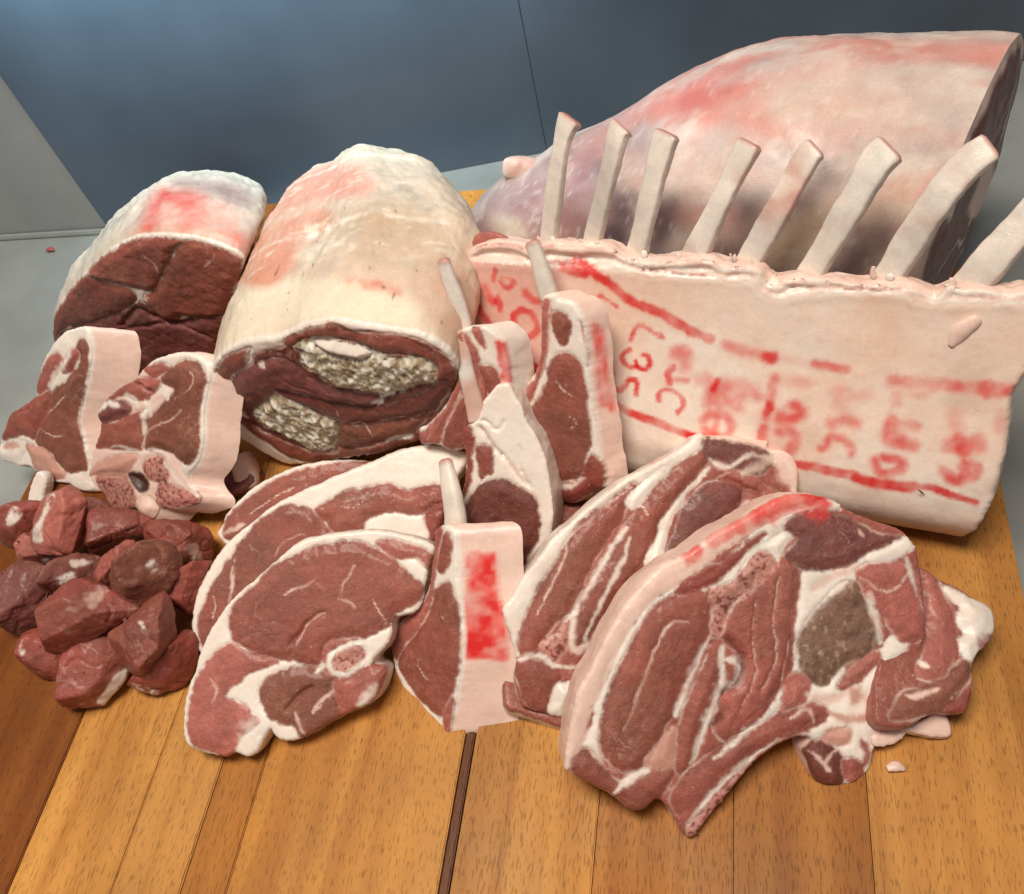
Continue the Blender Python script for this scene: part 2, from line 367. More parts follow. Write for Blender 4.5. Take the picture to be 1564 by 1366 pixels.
    for (pp, wd, st, *sf) in ink:
        sf = sf[0] if sf else 0
        ln = resample(plane.uv(pp), .002, closed=False)
        wd = wd * 1.2; dd = dist_poly(UV, ln) + fbm(P3, 260, 3, seed + 41) * wd * .42
        w = (1 - sstep(wd * (.5 - .4 * sf), wd * (1.1 + .8 * sf), dd)) * st * np.clip(.82 + .5 * fbm(P3, 130, 3, seed + 43), 0, 1)
        col = mix(col, INK, w)
    Hh += relief * (.0007 * fbm(P3, 60, 2, seed + 1) + .0004 * fbm(P3, 220, 3, seed + 2)) * (.4 + .6 * lean)
    if curve is not None: Hh += curve(UV)
    edge = edge * .6; t = np.clip(d_o / edge, 0, 1); Hh -= edge * (1 - np.sqrt(1 - (1 - t) ** 2)) * .75
    if paint is not None: col, lean = paint(UV, P3, col, lean)
    V = plane.world(UV, Hh)
    root_o = V[V[:, 2].argmin()].copy(); root_o[2] = max(0, root_o[2])
    root = thing(name, label, cat, root_o, group)
    def emit(nm, fs):
        if len(fs): return submesh(nm, V, fs, col, lean, TIS, root, root_o)
    emit(base_name, Fc[reg < 0])
    made = {}
    for i, r in enumerate(RG):
        nm = r[0].split('>'); ob = emit(nm[-1], Fc[reg == i])
        if ob is not None:
            if len(nm) > 1 and nm[0] in made: ob.parent = made[nm[0]]
            made[nm[-1]] = ob
    # rim: from the outline backwards
    _, oidx = dist_to(O, UV)
    m = len(O); on = outward(O); H0 = Hh[oidx]
    extv = -plane.n if ext is None else np.asarray(ext) / np.linalg.norm(ext)
    nr = rows or max(4, int(thick / .0022))
    ring = [V[oidx]]; rcol = [col[oidx]]; rlean = [lean[oidx]]
    # colour of the rim follows what meets the edge (lean or fat)
    if side == 'auto':
        near = UV[oidx] - on * .0035
        kk, ii = dist_to(near, UV); sc0, sl0 = col[ii], lean[ii]
    else:
        sc0 = np.tile(PAL[side][0], (m, 1)); sl0 = np.full(m, float(PAL[side][1]))
    cen2 = O.mean(0)
    Os = O.copy()
    for _ in range(14): Os = (np.roll(Os, 1, 0) + 2 * Os + np.roll(Os, -1, 0)) / 4
    H0s = H0.copy()
    for _ in range(40):
        H0s = (np.roll(H0s, 1) + 2 * H0s + np.roll(H0s, -1)) / 4; sc0 = (np.roll(sc0, 1, 0) + 2 * sc0 + np.roll(sc0, -1, 0)) / 4; sl0 = (np.roll(sl0, 1) + 2 * sl0 + np.roll(sl0, -1)) / 4
    O0, H00 = O, H0
    for j in range(1, nr + 1):
        tt = j / nr; q_ = min(1, j / 4); O = O0 * (1 - q_) + Os * q_; H0 = H00 * (1 - q_) + H0s * q_
        if side_fn is None:
            off = edge * .75 * (math.sin(min(1, tt * 5) * math.pi / 2)) * (1 if tt < .8 else math.cos((tt - .8) / .2 * 1.2))
            uv2 = O + on * (off * .35); dep = thick * tt
            base3 = plane.world(uv2, H0) + extv[None] * dep
        else:
            base3 = side_fn(tt, O, on, cen2, H0, plane, extv)
        q = base3 * 1.0
        disp = fbm(q, 70, 3, seed + 51) * rough_side * 1.6 + fbm(q, 300, 2, seed + 52) * rough_side * .5
        onw = np.outer(on[:, 0], plane.e1) + np.outer(on[:, 1], plane.e2)
        p3 = base3 + onw * (disp * min(1, tt * 4))[:, None]
        cc = sc0 * (1 + .10 * fbm(q, 90, 3, seed + 53))[:, None]; ll = sl0
        if side_color is not None: cc, ll = side_color(tt, p3, O, cc, ll, seed)
        if sideink is not None: cc = sideink(tt, p3, O, cc, seed)
        ring.append(p3); rcol.append(cc); rlean.append(ll)
    RV = np.vstack(ring); RC = np.vstack(rcol); RL = np.concatenate(rlean)
    rf = []
    for j in range(nr):
        for i in range(m):
            i2 = (i + 1) % m
            rf.append((j * m + i, (j + 1) * m + i, (j + 1) * m + i2, j * m + i2))
    o = new_mesh(side_name, RV - root_o, rf, RC, RL, TIS, root)
    O = O0
    if back:
        BO = O; vo2 = delaunay_2d_cdt([Vector(p) for p in BO[::2]], [(i, (i + 1) % len(BO[::2])) for i in range(len(BO[::2]))], [], 0, 1e-6)
        u2 = np.array([tuple(v) for v in vo2[0]]); f2 = np.array([list(f) for f in vo2[2] if len(f) == 3]); c2 = u2[f2].mean(1); f2 = f2[inside(c2, BO)]
        last = ring[-1][::2]
        if len(u2) == len(last):
            new_mesh('back_face', last - root_o, f2[:, ::-1], rcol[-1][::2] * .9, rlean[-1][::2], TIS, root)
    return root, dict(O=O, plane=plane, origin=root_o)

# ------------------------------------------------------------------ tubes (bones)
def tube(name, pts, wid, flat, colf, parent, origin, up, seed=1, ns=20, s=.0012, lumps=.0004, cap_round=.6, box=.75):
    """pts (n,3) centre line, wid (n) full widths, flat = depth/width, up = vector of the flat side's normal"""
    C = resample(np.column_stack([pts, np.asarray(wid)[:, None]]), s, closed=False); wd = C[:, 3]; C = C[:, :3]; n = len(C)
    T = np.gradient(C, axis=0); T /= np.linalg.norm(T, axis=1)[:, None]
    U = np.asarray(up)[None] - T * (T @ np.asarray(up))[:, None]; U /= np.linalg.norm(U, axis=1)[:, None]; S = np.cross(T, U)
    V = []; C2 = []; L2 = []; tt = np.linspace(0, 1, n)
    for i in range(n):
        e = min(1, (n - 1 - i + .3) * s / (wd[i] * .5 * cap_round)); rr = math.sqrt(max(0.0, 1 - (1 - e) ** 2))
        for k in range(ns):
            a = 2 * math.pi * k / ns; ca, sa = math.cos(a), math.sin(a)
            ca = math.copysign(abs(ca) ** box, ca); sa = math.copysign(abs(sa) ** box, sa)
            V.append(C[i] + S[i] * ca * wd[i] * .5 * rr + U[i] * sa * wd[i] * .5 * flat * rr)
    V = np.array(V)
    ctr = np.repeat(C, ns, 0); dirv = V - ctr; dirv /= np.linalg.norm(dirv, axis=1)[:, None] + 1e-9
    V = V + dirv * (fbm(V, 45, 2, seed) * lumps * 2 + fbm(V, 260, 2, seed + 1) * lumps * .5)[:, None]
    ang = np.tile(np.arange(ns) * 2 * math.pi / ns, n); tv = np.repeat(tt, ns)
    col, lean = colf(V, tv, ang, seed)
    F = [(i * ns + k, i * ns + (k + 1) % ns, (i + 1) * ns + (k + 1) % ns, (i + 1) * ns + k) for i in range(n - 1) for k in range(ns)]
    V = np.vstack([V, C[:1], C[-1:]]); col = np.vstack([col, col[:1], col[-1:]]); lean = np.concatenate([lean, lean[:1], lean[-1:]])
    b, t_ = len(V) - 2, len(V) - 1
    F3 = [(k, b, (k + 1) % ns) for k in range(ns)][::1] + [((n - 1) * ns + k, (n - 1) * ns + (k + 1) % ns, t_) for k in range(ns)]
    F3 = [(x[0], x[2], x[1]) for x in F3[:ns]] + F3[ns:]
    F3 = [tuple(reversed(x)) for x in F3[:ns]] + F3[ns:]
    return new_mesh(name, V - origin, F + F3, col, lean, TIS, parent)
def bone_col(pinkness=.3, tip=.0, root=.0):
    def f(V, t, ang, seed):
        c = np.tile(PAL['bone'][0], (len(V), 1)) * (1 + .08 * fbm(V, 200, 3, seed))[:, None]
        w = sstep(.15, .6, fbm(V * np.array([1, 1, 1]), 45, 3, seed + 3) + pinkness - .3)
        c = mix(c, PAL['bonepink'][0], w * .8)
        c = mix(c, PAL['fat'][0], sstep(.1, .5, fbm(V, 55, 2, seed + 9)) * .7); c = mix(c, srgb(190, 182, 176) * K, sstep(.1, .6, fbm(V, 40, 2, seed + 12)) * .5)
        c = mix(c, PAL['pink'][0], sstep(1 - tip, 1.0, t) * .8 if tip else np.zeros(len(V)))
        c = mix(c, PAL['fatpink'][0], (1 - sstep(0, root, t)) * .8 if root else np.zeros(len(V)))
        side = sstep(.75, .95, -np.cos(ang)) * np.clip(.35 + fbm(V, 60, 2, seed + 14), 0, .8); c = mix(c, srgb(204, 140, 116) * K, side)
        return c, np.full(len(V), .12)
    return f
def proj(P):
    c = (np.atleast_2d(P) - CAM) @ RW
    return np.stack([CX + F_PX * c[:, 0] / c[:, 2], CY + F_PX * c[:, 1] / c[:, 2]], 1)
def inpoly(P3, poly, soft=6.0):
    """1 inside a pixel-traced patch of a surface, soft over a few units"""
    q = proj(P3); R = resample(poly, 4.0); d, _ = dist_to(q, R)
    return sstep(-soft, soft, np.where(inside(q, R), d, -d))
def box_mesh(name, lo, hi, mat, parent=None, bev=.0012, origin=(0, 0, 0)):
    import bmesh
    bm = bmesh.new(); bmesh.ops.create_cube(bm, size=1)
    for v in bm.verts:
        v.co = Vector([(lo[i] + hi[i]) / 2 + v.co[i] * (hi[i] - lo[i]) - origin[i] for i in range(3)])
    if bev: bmesh.ops.bevel(bm, geom=bm.edges[:], offset=bev, segments=2, affect='EDGES')
    me = bpy.data.meshes.new(name); bm.to_mesh(me); bm.free(); me.materials.append(mat)
    o = bpy.data.objects.new(name, me); COL.objects.link(o)
    if parent: o.parent = parent
    return o

# ================================================================== the setting
BT = .028                                # board thickness; its top is z = 0
steel = mat_steel('counter_steel', (.50, .49, .45), .55, .28, .5, scale=(40, 1, 1), bump=.2)
steel2 = mat_steel('side_steel', (.40, .385, .375), .35, .4, .6, scale=(1, 1, 30))
panel = mat_steel('dark_panel', (.092, .115, .148), .25, .38, .5, scale=(30, 1, 1), bump=.08)
o = box_mesh('counter', (-1.6, -.4, -BT - .04), (1.3, 1.1, -BT - .0005), steel, bev=0); o['kind'] = 'structure'
wy = .600
o = box_mesh('wall', (-1.6, wy, -BT), (-.583, wy + .01, .9), steel2, bev=0); o['kind'] = 'structure'
def wall_panel(name, x0, y0, x1, y1, mat):
    d = np.array([x1 - x0, y1 - y0]); d /= np.linalg.norm(d); n = np.array([-d[1], d[0]]) * .008
    v = [(x0, y0, -BT), (x1, y1, -BT), (x1 + n[0], y1 + n[1], -BT), (x0 + n[0], y0 + n[1], -BT)]
    v = v + [(a, b, .9) for a, b, c in v]
    f = [(0, 1, 5, 4), (1, 2, 6, 5), (2, 3, 7, 6), (3, 0, 4, 7), (4, 5, 6, 7), (3, 2, 1, 0)]
    o = new_mesh(name, v, f, None, None, mat, smooth=False); o['kind'] = 'structure'; return o
pj = at_z((835, 232), -BT)
p0 = np.array([-.58, .592]); pj = np.array([pj[0], pj[1]]); dj = (pj - p0) / np.linalg.norm(pj - p0); pe = pj + dj * 1.0
wall_panel('wall_panel', p0[0], p0[1], pj[0], pj[1], panel)
wall_panel('wall_panel', pj[0] + dj[0] * .0012, pj[1] + dj[1] * .0012 - .0015, pe[0], pe[1] - .0015, panel)
# welded lip where the side sheet meets the counter
o = box_mesh('wall_lip', (-1.6, wy - .006, -BT - .0004), (-.584, wy - .0003, -BT + .004), steel, bev=.001); o['kind'] = 'structure'

# cutting board of staves
bx0, bx1, by0, by1 = -.492, .145, -.16, .588
board = thing('cutting_board', 'wide oiled beech cutting board of glued staves lying on the steel counter', 'cutting board', (bx0, by0, -BT))
xs = [bx0 - .0] + [at_z((q, 1340))[0] for q in (20, 178, 282, 352, 672, 690, 905, 1120, 1335)] + [bx1]
wl = [(.24, .095, .03), (.62, .36, .15), (.63, .38, .17), (.47, .235, .075), (.58, .32, .115), (.16, .06, .02), (.60, .34, .115), (.50, .255, .075), (.42, .21, .07), (.52, .30, .125), (.54, .325, .15)]
wcol = [(tuple(v * m for v, m in zip(q, (.70, .47, .23))), tuple(v * m for v, m in zip(q, (1.0, .79, .45)))) for q in wl]
xs = sorted(xs)
for i in range(len(xs) - 1):
    g = .0002 if i not in (5,) else .0011
    dz = [0, -.0003, .0001, -.0002, 0, -.0016, .0002, .0001, -.0002, 0, -.0001][i]
    box_mesh('stave', (xs[i] + .0002, by0, -BT), (xs[i + 1] - g, by1, dz), mat_wood('beech_%d' % i, *wcol[i], i + 1), board, bev=.0007, origin=(bx0, by0, -BT))

# ================================================================== big joints
def joint_side(prof, length, dvec, zmin=.0012):
    """prof: list of (t, scale_u, scale_v, shift_u, shift_v) along the joint"""
    T = [p[0] for p in prof]
    def f(tt, O, on, cen, H0, plane, ext):
        su, sv, du, dv = (np.interp(tt, T, [p[k] for p in prof]) for k in (1, 2, 3, 4))
        e = O - cen
        uv = cen + np.stack([e[:, 0] * su + du, e[:, 1] * sv + dv], 1)
        dep = length * (1 - (1 - tt) ** 1.0)
        b = plane.world(uv, H0 * max(0, 1 - tt * 6)) + np.asarray(dvec)[None] * dep
        b[:, 2] = np.maximum(b[:, 2], zmin)
        return b
    return f

# --- boned joint at the back left
pJ1 = Plane((212, 572), .001, yaw=4, el=6)
j1o = px('A', '272,960 274,870 296,790 366,695 446,606 536,516 636,450 720,418 830,412 920,414 1000,424 1100,448 1190,482 1262,525 1256,600 1222,690 1182,800 1156,900 1136,970 1112,1055 1000,1115 850,1135 650,1140 450,1120 330,1060')
def j1_side(tt, p3, O, cc, ll, seed):
    c = np.tile(srgb(222, 205, 186) * K, (len(p3), 1)) * (1 + .10 * fbm(p3 * np.array([1, .35, 1]), 90, 3, seed))[:, None]
    c = mix(c, srgb(196, 182, 168) * K, sstep(0, .5, fbm(p3, 30, 3, seed + 1)))
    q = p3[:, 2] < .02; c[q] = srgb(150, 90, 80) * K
    red = inpoly(p3, px('A', '700,420 760,300 790,230 860,170 1000,185 1100,215 1230,300 1290,370 1260,500 1150,455 980,420 850,405'), 26)
    c = mix(c, srgb(232, 128, 104) * K, red * np.clip(.6 + 1.1 * fbm(p3, 60, 3, seed + 2), 0, 1))
    r2 = inpoly(p3, px('A', '745,380 760,290 800,215 850,175 870,200 830,260 800,380'), 14) + inpoly(p3, px('A', '870,190 960,180 1080,210 1020,240 900,240'), 16)
    c = mix(c, srgb(214, 78, 58) * K, np.clip(r2, 0, 1) * np.clip(.75 + .6 * fbm(p3, 90, 3, seed + 3), 0, 1))
    pu = inpoly(p3, px('A', '900,125 1000,118 1200,128 1300,200 1310,240 1250,260 1100,190 980,160'), 16)
    c = mix(c, srgb(160, 122, 116) * K, pu * .85)
    spots = sstep(.55, .75, fbm(p3, 120, 2, seed + 5)) * sstep(.1, .3, fbm(p3, 25, 2, seed + 6))
    c = mix(c, srgb(120, 60, 55) * K, spots * .8)
    return c, np.full(len(p3), .22)
slab('boned_lamb_joint', 'boned lamb joint with dark cut face and reddish fat beside the stuffed rolled joint', 'meat joint', j1o, pJ1, .17, base='fat', side='membrane', edge=.004,
     regions=[('lean_muscle', 'lean', px('A', '276,955 278,872 302,800 372,705 450,622 540,655 650,680 690,700 705,740 660,790 560,830 480,860 350,890 300,960'), .003),
              ('lean_muscle', 'cherry', px('A', '452,610 540,530 640,465 720,432 830,427 920,430 962,445 915,480 880,550 860,600 835,630 820,680 790,698 730,690 650,670 540,645'), .004),
              ('lean_muscle', 'lean', px('A', '972,440 1100,466 1190,500 1250,540 1245,600 1212,690 1170,820 1100,840 950,830 930,860 830,830 765,765 765,720 800,705 845,640 895,540 925,480'), .004),
              ('lean_muscle', 'purple', px('A', '300,970 350,900 480,868 560,838 665,798 720,760 760,775 830,840 925,868 1000,850 1165,835 1150,900 1130,970 1105,1045 1000,1105 850,1125 650,1130 450,1110 340,1050'), .002)],
     seams=[('fat', px('A', '455,605 520,630 600,655 680,668'), .0016, 0), ('fatpink', px('A', '730,480 790,530 825,570 820,620'), .0009, 0), ('fat', px('A', '1120,495 1110,535 1070,565'), .0012, 0),
            ('fatpink', px('A', '640,630 680,665 740,690 770,715'), .0011, 0), ('dark', px('A', '640,880 720,790 800,835 930,870 1000,850'), .0025, .003), ('dark', px('A', '640,900 800,870 950,880 1100,940'), .0018, .002), ('fatpink', px('A', '760,715 755,745 775,730'), .0018, 0)],
     side_fn=joint_side([(0, 1, 1, 0, 0), (.06, 1.03, 1.03, 0, .001), (.3, 1.05, 1.03, 0, .001), (.55, 1.0, .97, 0, -.002), (.75, .88, .86, 0, -.006), (.9, .64, .64, .002, -.012), (1, .22, .25, .004, -.022)], .12, (-.10, .995, .0)),
     rows=70, side_color=j1_side, side_name='outer_fat', base_name='fat_edge', rough_side=.0016, relief=1.6)

# --- stuffed rolled joint
pJ2 = Plane((455, 716), .001, yaw=5, el=4)
j2o = px('B', '48,990 52,1050 78,1112 118,1165 165,1220 250,1275 330,1322 400,1345 520,1332 640,1318 760,1298 880,1265 950,1225 1010,1150 1055,1070 1084,980 1086,930 1060,880 1005,832 940,800 870,785 790,775 700,762 600,745 520,745 430,770 360,800 250,820 150,845 88,895 58,945')
def j2_side(tt, p3, O, cc, ll, seed):
    n1 = fbm(p3 * np.array([.5, 1.2, .5]), 60, 3, seed); n2 = fbm(p3, 34, 3, seed + 1); n3_ = fbm(p3, 150, 3, seed + 2)
    c = np.tile(srgb(228, 204, 180) * K, (len(p3), 1)) * (1 + .12 * n1)[:, None]
    B_ = lambda s_, soft=14: inpoly(p3, px('B', s_), soft)
    c = mix(c, srgb(246, 230, 204) * K, B_('90,900 150,700 180,600 330,560 560,560 800,600 960,700 1000,820 850,780 600,740 430,760 200,840') * .9)
    c = mix(c, srgb(226, 150, 118) * K, np.clip(B_('165,570 215,420 330,330 480,270 560,290 540,370 440,430 420,510 330,580 250,590') * (.9 + .8 * n2), 0, .95))
    c = mix(c, srgb(232, 160, 136) * K, np.clip(B_('250,320 350,190 500,110 640,85 740,140 720,200 600,230 470,250 330,310') * (.9 + .8 * n2), 0, .95))
    c = mix(c, srgb(204, 172, 140) * K, np.clip(B_('620,290 900,250 1040,380 1080,480 980,520 800,500 660,460', 24) * (.6 + .9 * n2), 0, .85))
    c = mix(c, srgb(206, 160, 134) * K, np.clip(B_('900,560 1110,460 1150,620 1130,760 1080,900 1000,800 940,700', 24) * (.7 + .9 * n2), 0, .85))
    c = mix(c, srgb(220, 136, 108) * K, np.clip(B_('620,560 700,560 840,590 850,640 790,620 640,590', 8) * (.6 + .9 * n3_), 0, .8))
    c = mix(c, srgb(176, 160, 138) * K, np.clip(B_('760,120 850,150 960,240 1020,330 940,280 860,220') * (.6 + .9 * n3_), 0, .7))
    c = mix(c, srgb(252, 240, 216) * K, np.clip(B_('470,330 640,330 640,470 520,520 440,480') * (.2 + 1.6 * n3_), 0, .85))
    st = sstep(.2, .6, fbm(p3 * np.array([.3, 1.4, .6]), 240, 3, seed + 7))
    c = mix(c, srgb(252, 240, 220) * K, st * .5 * sstep(.15, .35, tt))
    for r in (.40, .74):
        w = np.exp(-((tt - r + .02 * fbm(p3, 22, 2, seed + 8)) / .007) ** 2); c = mix(c, srgb(252, 240, 224) * K, w * np.clip(.5 + n3_, 0, .85))
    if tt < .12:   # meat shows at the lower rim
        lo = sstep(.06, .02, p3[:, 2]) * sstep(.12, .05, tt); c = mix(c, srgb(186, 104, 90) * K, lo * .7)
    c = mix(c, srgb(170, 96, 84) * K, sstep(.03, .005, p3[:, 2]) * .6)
    sp = sstep(.86, .92, fbm(p3, 300, 1, seed + 9)); c = mix(c, srgb(90, 60, 45) * K, sp * .7)
    return c, np.full(len(p3), .22)
slab('stuffed_rolled_joint', 'rolled lamb joint under pale fat with breadcrumb stuffing spilling through its cut end', 'meat joint', j2o, pJ2, .25, base='fat', side='fat', edge=.006,
     regions=[('lean_muscle', 'lean', px('B', '80,1085 66,1020 75,950 110,890 170,862 232,850 212,920 150,975 125,1040 128,1090 165,1150 300,1250 400,1310 500,1322 600,1312 760,1290 900,1255 1000,1150 1050,1060 1078,970 1075,935 1040,890 980,850 900,812 800,800 700,792 640,790 560,758 500,770 430,792 372,825 376,850 250,880 300,900 420,1000 700,1090 600,1180 400,1150 200,1120'), .002),
              ('lean_muscle', 'dark', px('B', '250,885 300,868 360,872 420,850 500,900 600,1000 760,1040 1000,990 1050,1000 1000,1110 900,1200 700,1240 600,1260 560,1290 400,1250 250,1180 150,1120 128,1060 150,985 225,925'), .001),
              ('lean_muscle', 'purple', px('B', '132,1060 150,985 230,922 330,895 420,920 470,970 540,1005 650,1035 745,1055 735,1095 600,1080 480,1052 340,1025 310,1055 240,1105 170,1098'), .005),
              ('lean_muscle', 'dark', px('B', '340,1030 480,1055 600,1085 735,1100 900,1060 1010,1010 1040,1030 990,1110 900,1140 760,1150 660,1165 600,1150 540,1130 450,1090 380,1060'), .004),
              ('lean_muscle', 'brown', px('B', '600,1165 700,1180 850,1150 950,1120 900,1200 780,1240 640,1270 595,1250'), .004),
              ('lean_muscle', 'lean', px('B', '372,830 432,795 500,772 560,760 610,790 720,798 850,808 940,845 1000,890 1000,930 900,880 800,870 700,840 620,818 520,805 440,815 400,850'), .003),
              ('stuffing', 'stuff', px('B', '432,905 430,870 400,845 450,815 520,808 620,825 730,860 830,880 900,888 965,900 1003,940 992,995 920,1010 835,1040 775,1072 740,1040 650,1022 560,1005 500,962 445,925'), .006),
              ('stuffing', 'stuff', px('B', '235,1112 300,1060 330,1045 400,1070 470,1110 540,1142 592,1162 588,1240 560,1278 480,1272 380,1222 300,1192 245,1152'), .005),
              ('stuffing>fat_lump', 'fat', px('B', '488,815 545,808 620,823 700,848 735,872 690,902 620,893 550,868 500,842'), .008)],
     seams=[('fat', px('B', '590,1105 600,1145 640,1165 690,1160 740,1205'), .0014, 0), ('fat', px('B', '795,1240 850,1222 900,1215'), .003, 0), ('fat', px('B', '90,985 130,1020'), .003, 0), ('fat', px('B', '262,905 285,920'), .004, 0), ('fat', px('B', '165,1110 205,1135'), .0045, 0), ('fatpink', px('B', '760,1150 860,1140 935,1160'), .0008, 0), ('fat', px('B', '230,850 212,915'), .003, 0), ('fat', px('B', '735,1082 770,1075'), .004, 0), ('fatpink', px('B', '560,1290 590,1280'), .003, 0)],
     side_fn=joint_side([(0, 1, 1, 0, 0), (.06, 1.02, 1.02, .0, .001), (.2, 1.06, 1.05, .002, .002), (.38, 1.05, 1.04, .004, .002), (.44, 1.05, 1.05, .004, .003), (.60, .96, 1.01, -.002, .003), (.72, .84, .95, -.006, .002), (.77, .79, .92, -.008, .002), (.88, .58, .78, -.013, 0), (.96, .34, .50, -.017, -.004), (1, .1, .2, -.018, -.008)], .20, (-.06, .998, .0)),
     rows=110, side_color=j2_side, side_name='outer_fat', base_name='fat_edge', rough_side=.0012, relief=2.0)

# --- whole leg behind the rack
def build_leg():
    tag = 'whole bone-in lamb leg in pale mottled membrane lying behind the trimmed rib rack'
    sil = px('T', '705,365 716,340 735,305 765,275 800,252 835,238 870,217 905,202 960,180 1005,146 1070,111 1150,81 1210,64 1300,57 1400,60 1480,64 1530,74 1600,92')
    xa, ya, za = None, None, None
    yc0, slope = .452, .06
    prof = []
    for p in sil:
        d = ray(p); r = .05
        for _ in range(40):      # radius so that the sight line grazes the round body resting on the board
            best = None
            c = np.array([0, yc0, r * .92]); ax = np.array([1, -slope, 0]); ax = ax / np.linalg.norm(ax)
            nrm = np.cross(d, ax); dist = abs(np.dot(c - CAM, nrm)) / np.linalg.norm(nrm)
            A = np.array([d, -ax]).T; sol = np.linalg.lstsq(A, c - CAM, rcond=None)[0]
            r += (dist - r) * .6 if dist > 0 else 0
            r = max(.01, min(.14, r))
        prof.append((c[0] + ax[0] * sol[1], r))
    prof = sorted(prof); X = np.array([p[0] for p in prof]); R_ = np.array([p[1] for p in prof])
    xe = .135
    n, m = 170, 150
    t = np.linspace(0, 1, n); xx = X[0] - .006 + (xe - X[0]) * t
    rr = np.interp(xx, X, R_); k = np.ones(9) / 9; rr = np.convolve(np.pad(rr, 4, mode='edge'), k, 'valid')
    cap = np.clip((xx - xx[0]) / .022, 0, 1); rr = rr * np.sqrt(1 - (1 - cap) ** 2 * .97)
    V = []
    for i in range(n):
        yc = yc0 - slope * xx[i]; zc = rr[i] * .92
        for j in range(m):
            a = 2 * math.pi * j / m
            y = math.cos(a); z = math.sin(a); e = .92
            y = math.copysign(abs(y) ** e, y); z = math.copysign(abs(z) ** e, z)
            sh = .45 * sstep(.5, 1.0, t[i]) * rr[i] * y
            V.append((xx[i] + sh, yc + rr[i] * y * 1.02, max(.0012, zc + rr[i] * z)))
    V = np.array(V)
    ctr = np.repeat(V.reshape(n, m, 3).mean(1), m, 0); dv = V - ctr; dv /= np.linalg.norm(dv, axis=1)[:, None] + 1e-9
    V = V + dv * (.0045 * fbm(V, 18, 3, 77) + .0010 * fbm(V, 90, 3, 78))[:, None]; V[:, 2] = np.maximum(V[:, 2], .001)
    st = V * np.array([.5, 1, 1.3])
    c = np.tile(srgb(226, 204, 192) * K, (len(V), 1)) * (1 + .08 * fbm(st, 120, 3, 80))[:, None]
    c = mix(c, srgb(206, 188, 180) * K, sstep(-.2, .5, fbm(V, 20, 3, 81)))
    hi = sstep(.07, .14, V[:, 2])
    c = mix(c, srgb(228, 142, 126) * K, sstep(-.15, .5, fbm(V * np.array([.35, 1, 1.6]), 30, 4, 82) + .05) * hi * .8)
    c = mix(c, srgb(238, 222, 208) * K, sstep(.1, .5, fbm(st, 70, 3, 88)) * hi * .7)
    c = mix(c, srgb(208, 92, 80) * K, sstep(.15, .6, fbm(V * np.array([.22, 1, 2.2]), 55, 4, 83)) * hi * .6)
    lo = 1 - sstep(.09, .15, V[:, 2] + .02 * fbm(V, 25, 2, 99))  # lower leg: purple membrane, darkened further by shade put into the colour
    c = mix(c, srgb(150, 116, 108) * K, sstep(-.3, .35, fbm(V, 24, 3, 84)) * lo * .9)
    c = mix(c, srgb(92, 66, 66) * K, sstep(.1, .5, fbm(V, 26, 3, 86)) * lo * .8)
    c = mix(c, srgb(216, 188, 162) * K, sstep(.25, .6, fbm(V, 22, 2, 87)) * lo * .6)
    sn = fbm(V * np.array([.4, 1, 1.5]), 55, 3, 101); s2 = fbm(V, 40, 3, 102)
    def patch(z, s_, rgb, amt, soft=22, nz=s2): 
        nonlocal c
        c = mix(c, srgb(*rgb) * K, np.clip(inpoly(V, px(z, s_), soft) * (.75 + 1.0 * nz), 0, 1) * amt)
    patch('N', '100,560 180,430 300,360 420,290 520,260 560,330 480,480 420,620 250,620', (176, 132, 128), .8, 26)
    patch('J', '500,330 620,270 760,220 740,420 640,600 600,780 540,780 560,500', (164, 104, 100), .8)
    patch('N', '560,230 640,165 900,105 1100,85 1300,62 1480,68 1520,110 1300,95 1000,135 760,195 640,245', (226, 138, 126), .75, 16, sn)
    patch('N', '640,180 760,140 770,190 700,230 640,240', (206, 104, 98), .6, 10, sn)
    patch('N', '880,150 1200,130 1450,180 1480,290 1200,300 900,270', (222, 200, 186), .8, 30)
    patch('N', '900,290 1200,270 1480,300 1480,330 1200,320 950,330', (222, 160, 148), .6, 14, sn)
    patch('J', '800,480 900,460 960,560 900,860 770,830', (104, 78, 82), .9, 18)  # dark gaps behind the ribs: purple membrane with shade painted in
    patch('J', '1060,560 1200,540 1190,680 1100,880 1010,880', (120, 94, 96), .9, 18)
    patch('J', '1400,600 1520,520 1600,640 1500,880 1340,880', (138, 108, 104), .8, 18)
    patch('K', '360,330 540,220 610,300 500,420 330,560', (110, 84, 86), .9, 18)
    patch('K', '250,640 450,470 590,430 480,640 330,800 240,780', (214, 190, 162), .85, 18)
    patch('K', '640,560 860,520 880,700 740,850 560,820', (142, 116, 112), .8, 18)
    patch('K', '700,400 1000,300 1100,340 880,560 740,540', (226, 200, 178), .8, 20)
    patch('K', '1100,560 1230,420 1200,620 1110,880 960,840', (204, 176, 164), .8, 16)
    patch('J', '180,640 330,680 370,760 230,770', (222, 208, 182), .8, 14)
    patch('J', '860,330 980,300 1010,440 900,520 850,430', (214, 180, 158), .7, 14)
    sc_ = np.abs(fbm(V * np.array([.5, 1, 1]), 55, 3, 90)); c = mix(c, srgb(240, 226, 214) * K, (1 - sstep(0, .035, sc_)) * .35)
    lean = np.full(len(V), .2)
    root_o = np.array([xx[n // 2], yc0, 0.0])
    root = thing('whole_lamb_leg', tag, 'meat joint', root_o)
    F = [(i * m + j, i * m + (j + 1) % m, (i + 1) * m + (j + 1) % m, (i + 1) * m + j) for i in range(n - 1) for j in range(m)]
    F = [tuple(reversed(f)) for f in F]
    F.append(tuple(range(m)))
    new_mesh('outer_membrane', V - root_o, F, c, lean, TIS, root)
    # cut end: concentric rings, fat at the rim, dark lean within
    E = V[(n - 1) * m:]; ce = E.mean(0); CV = []; nr = 34
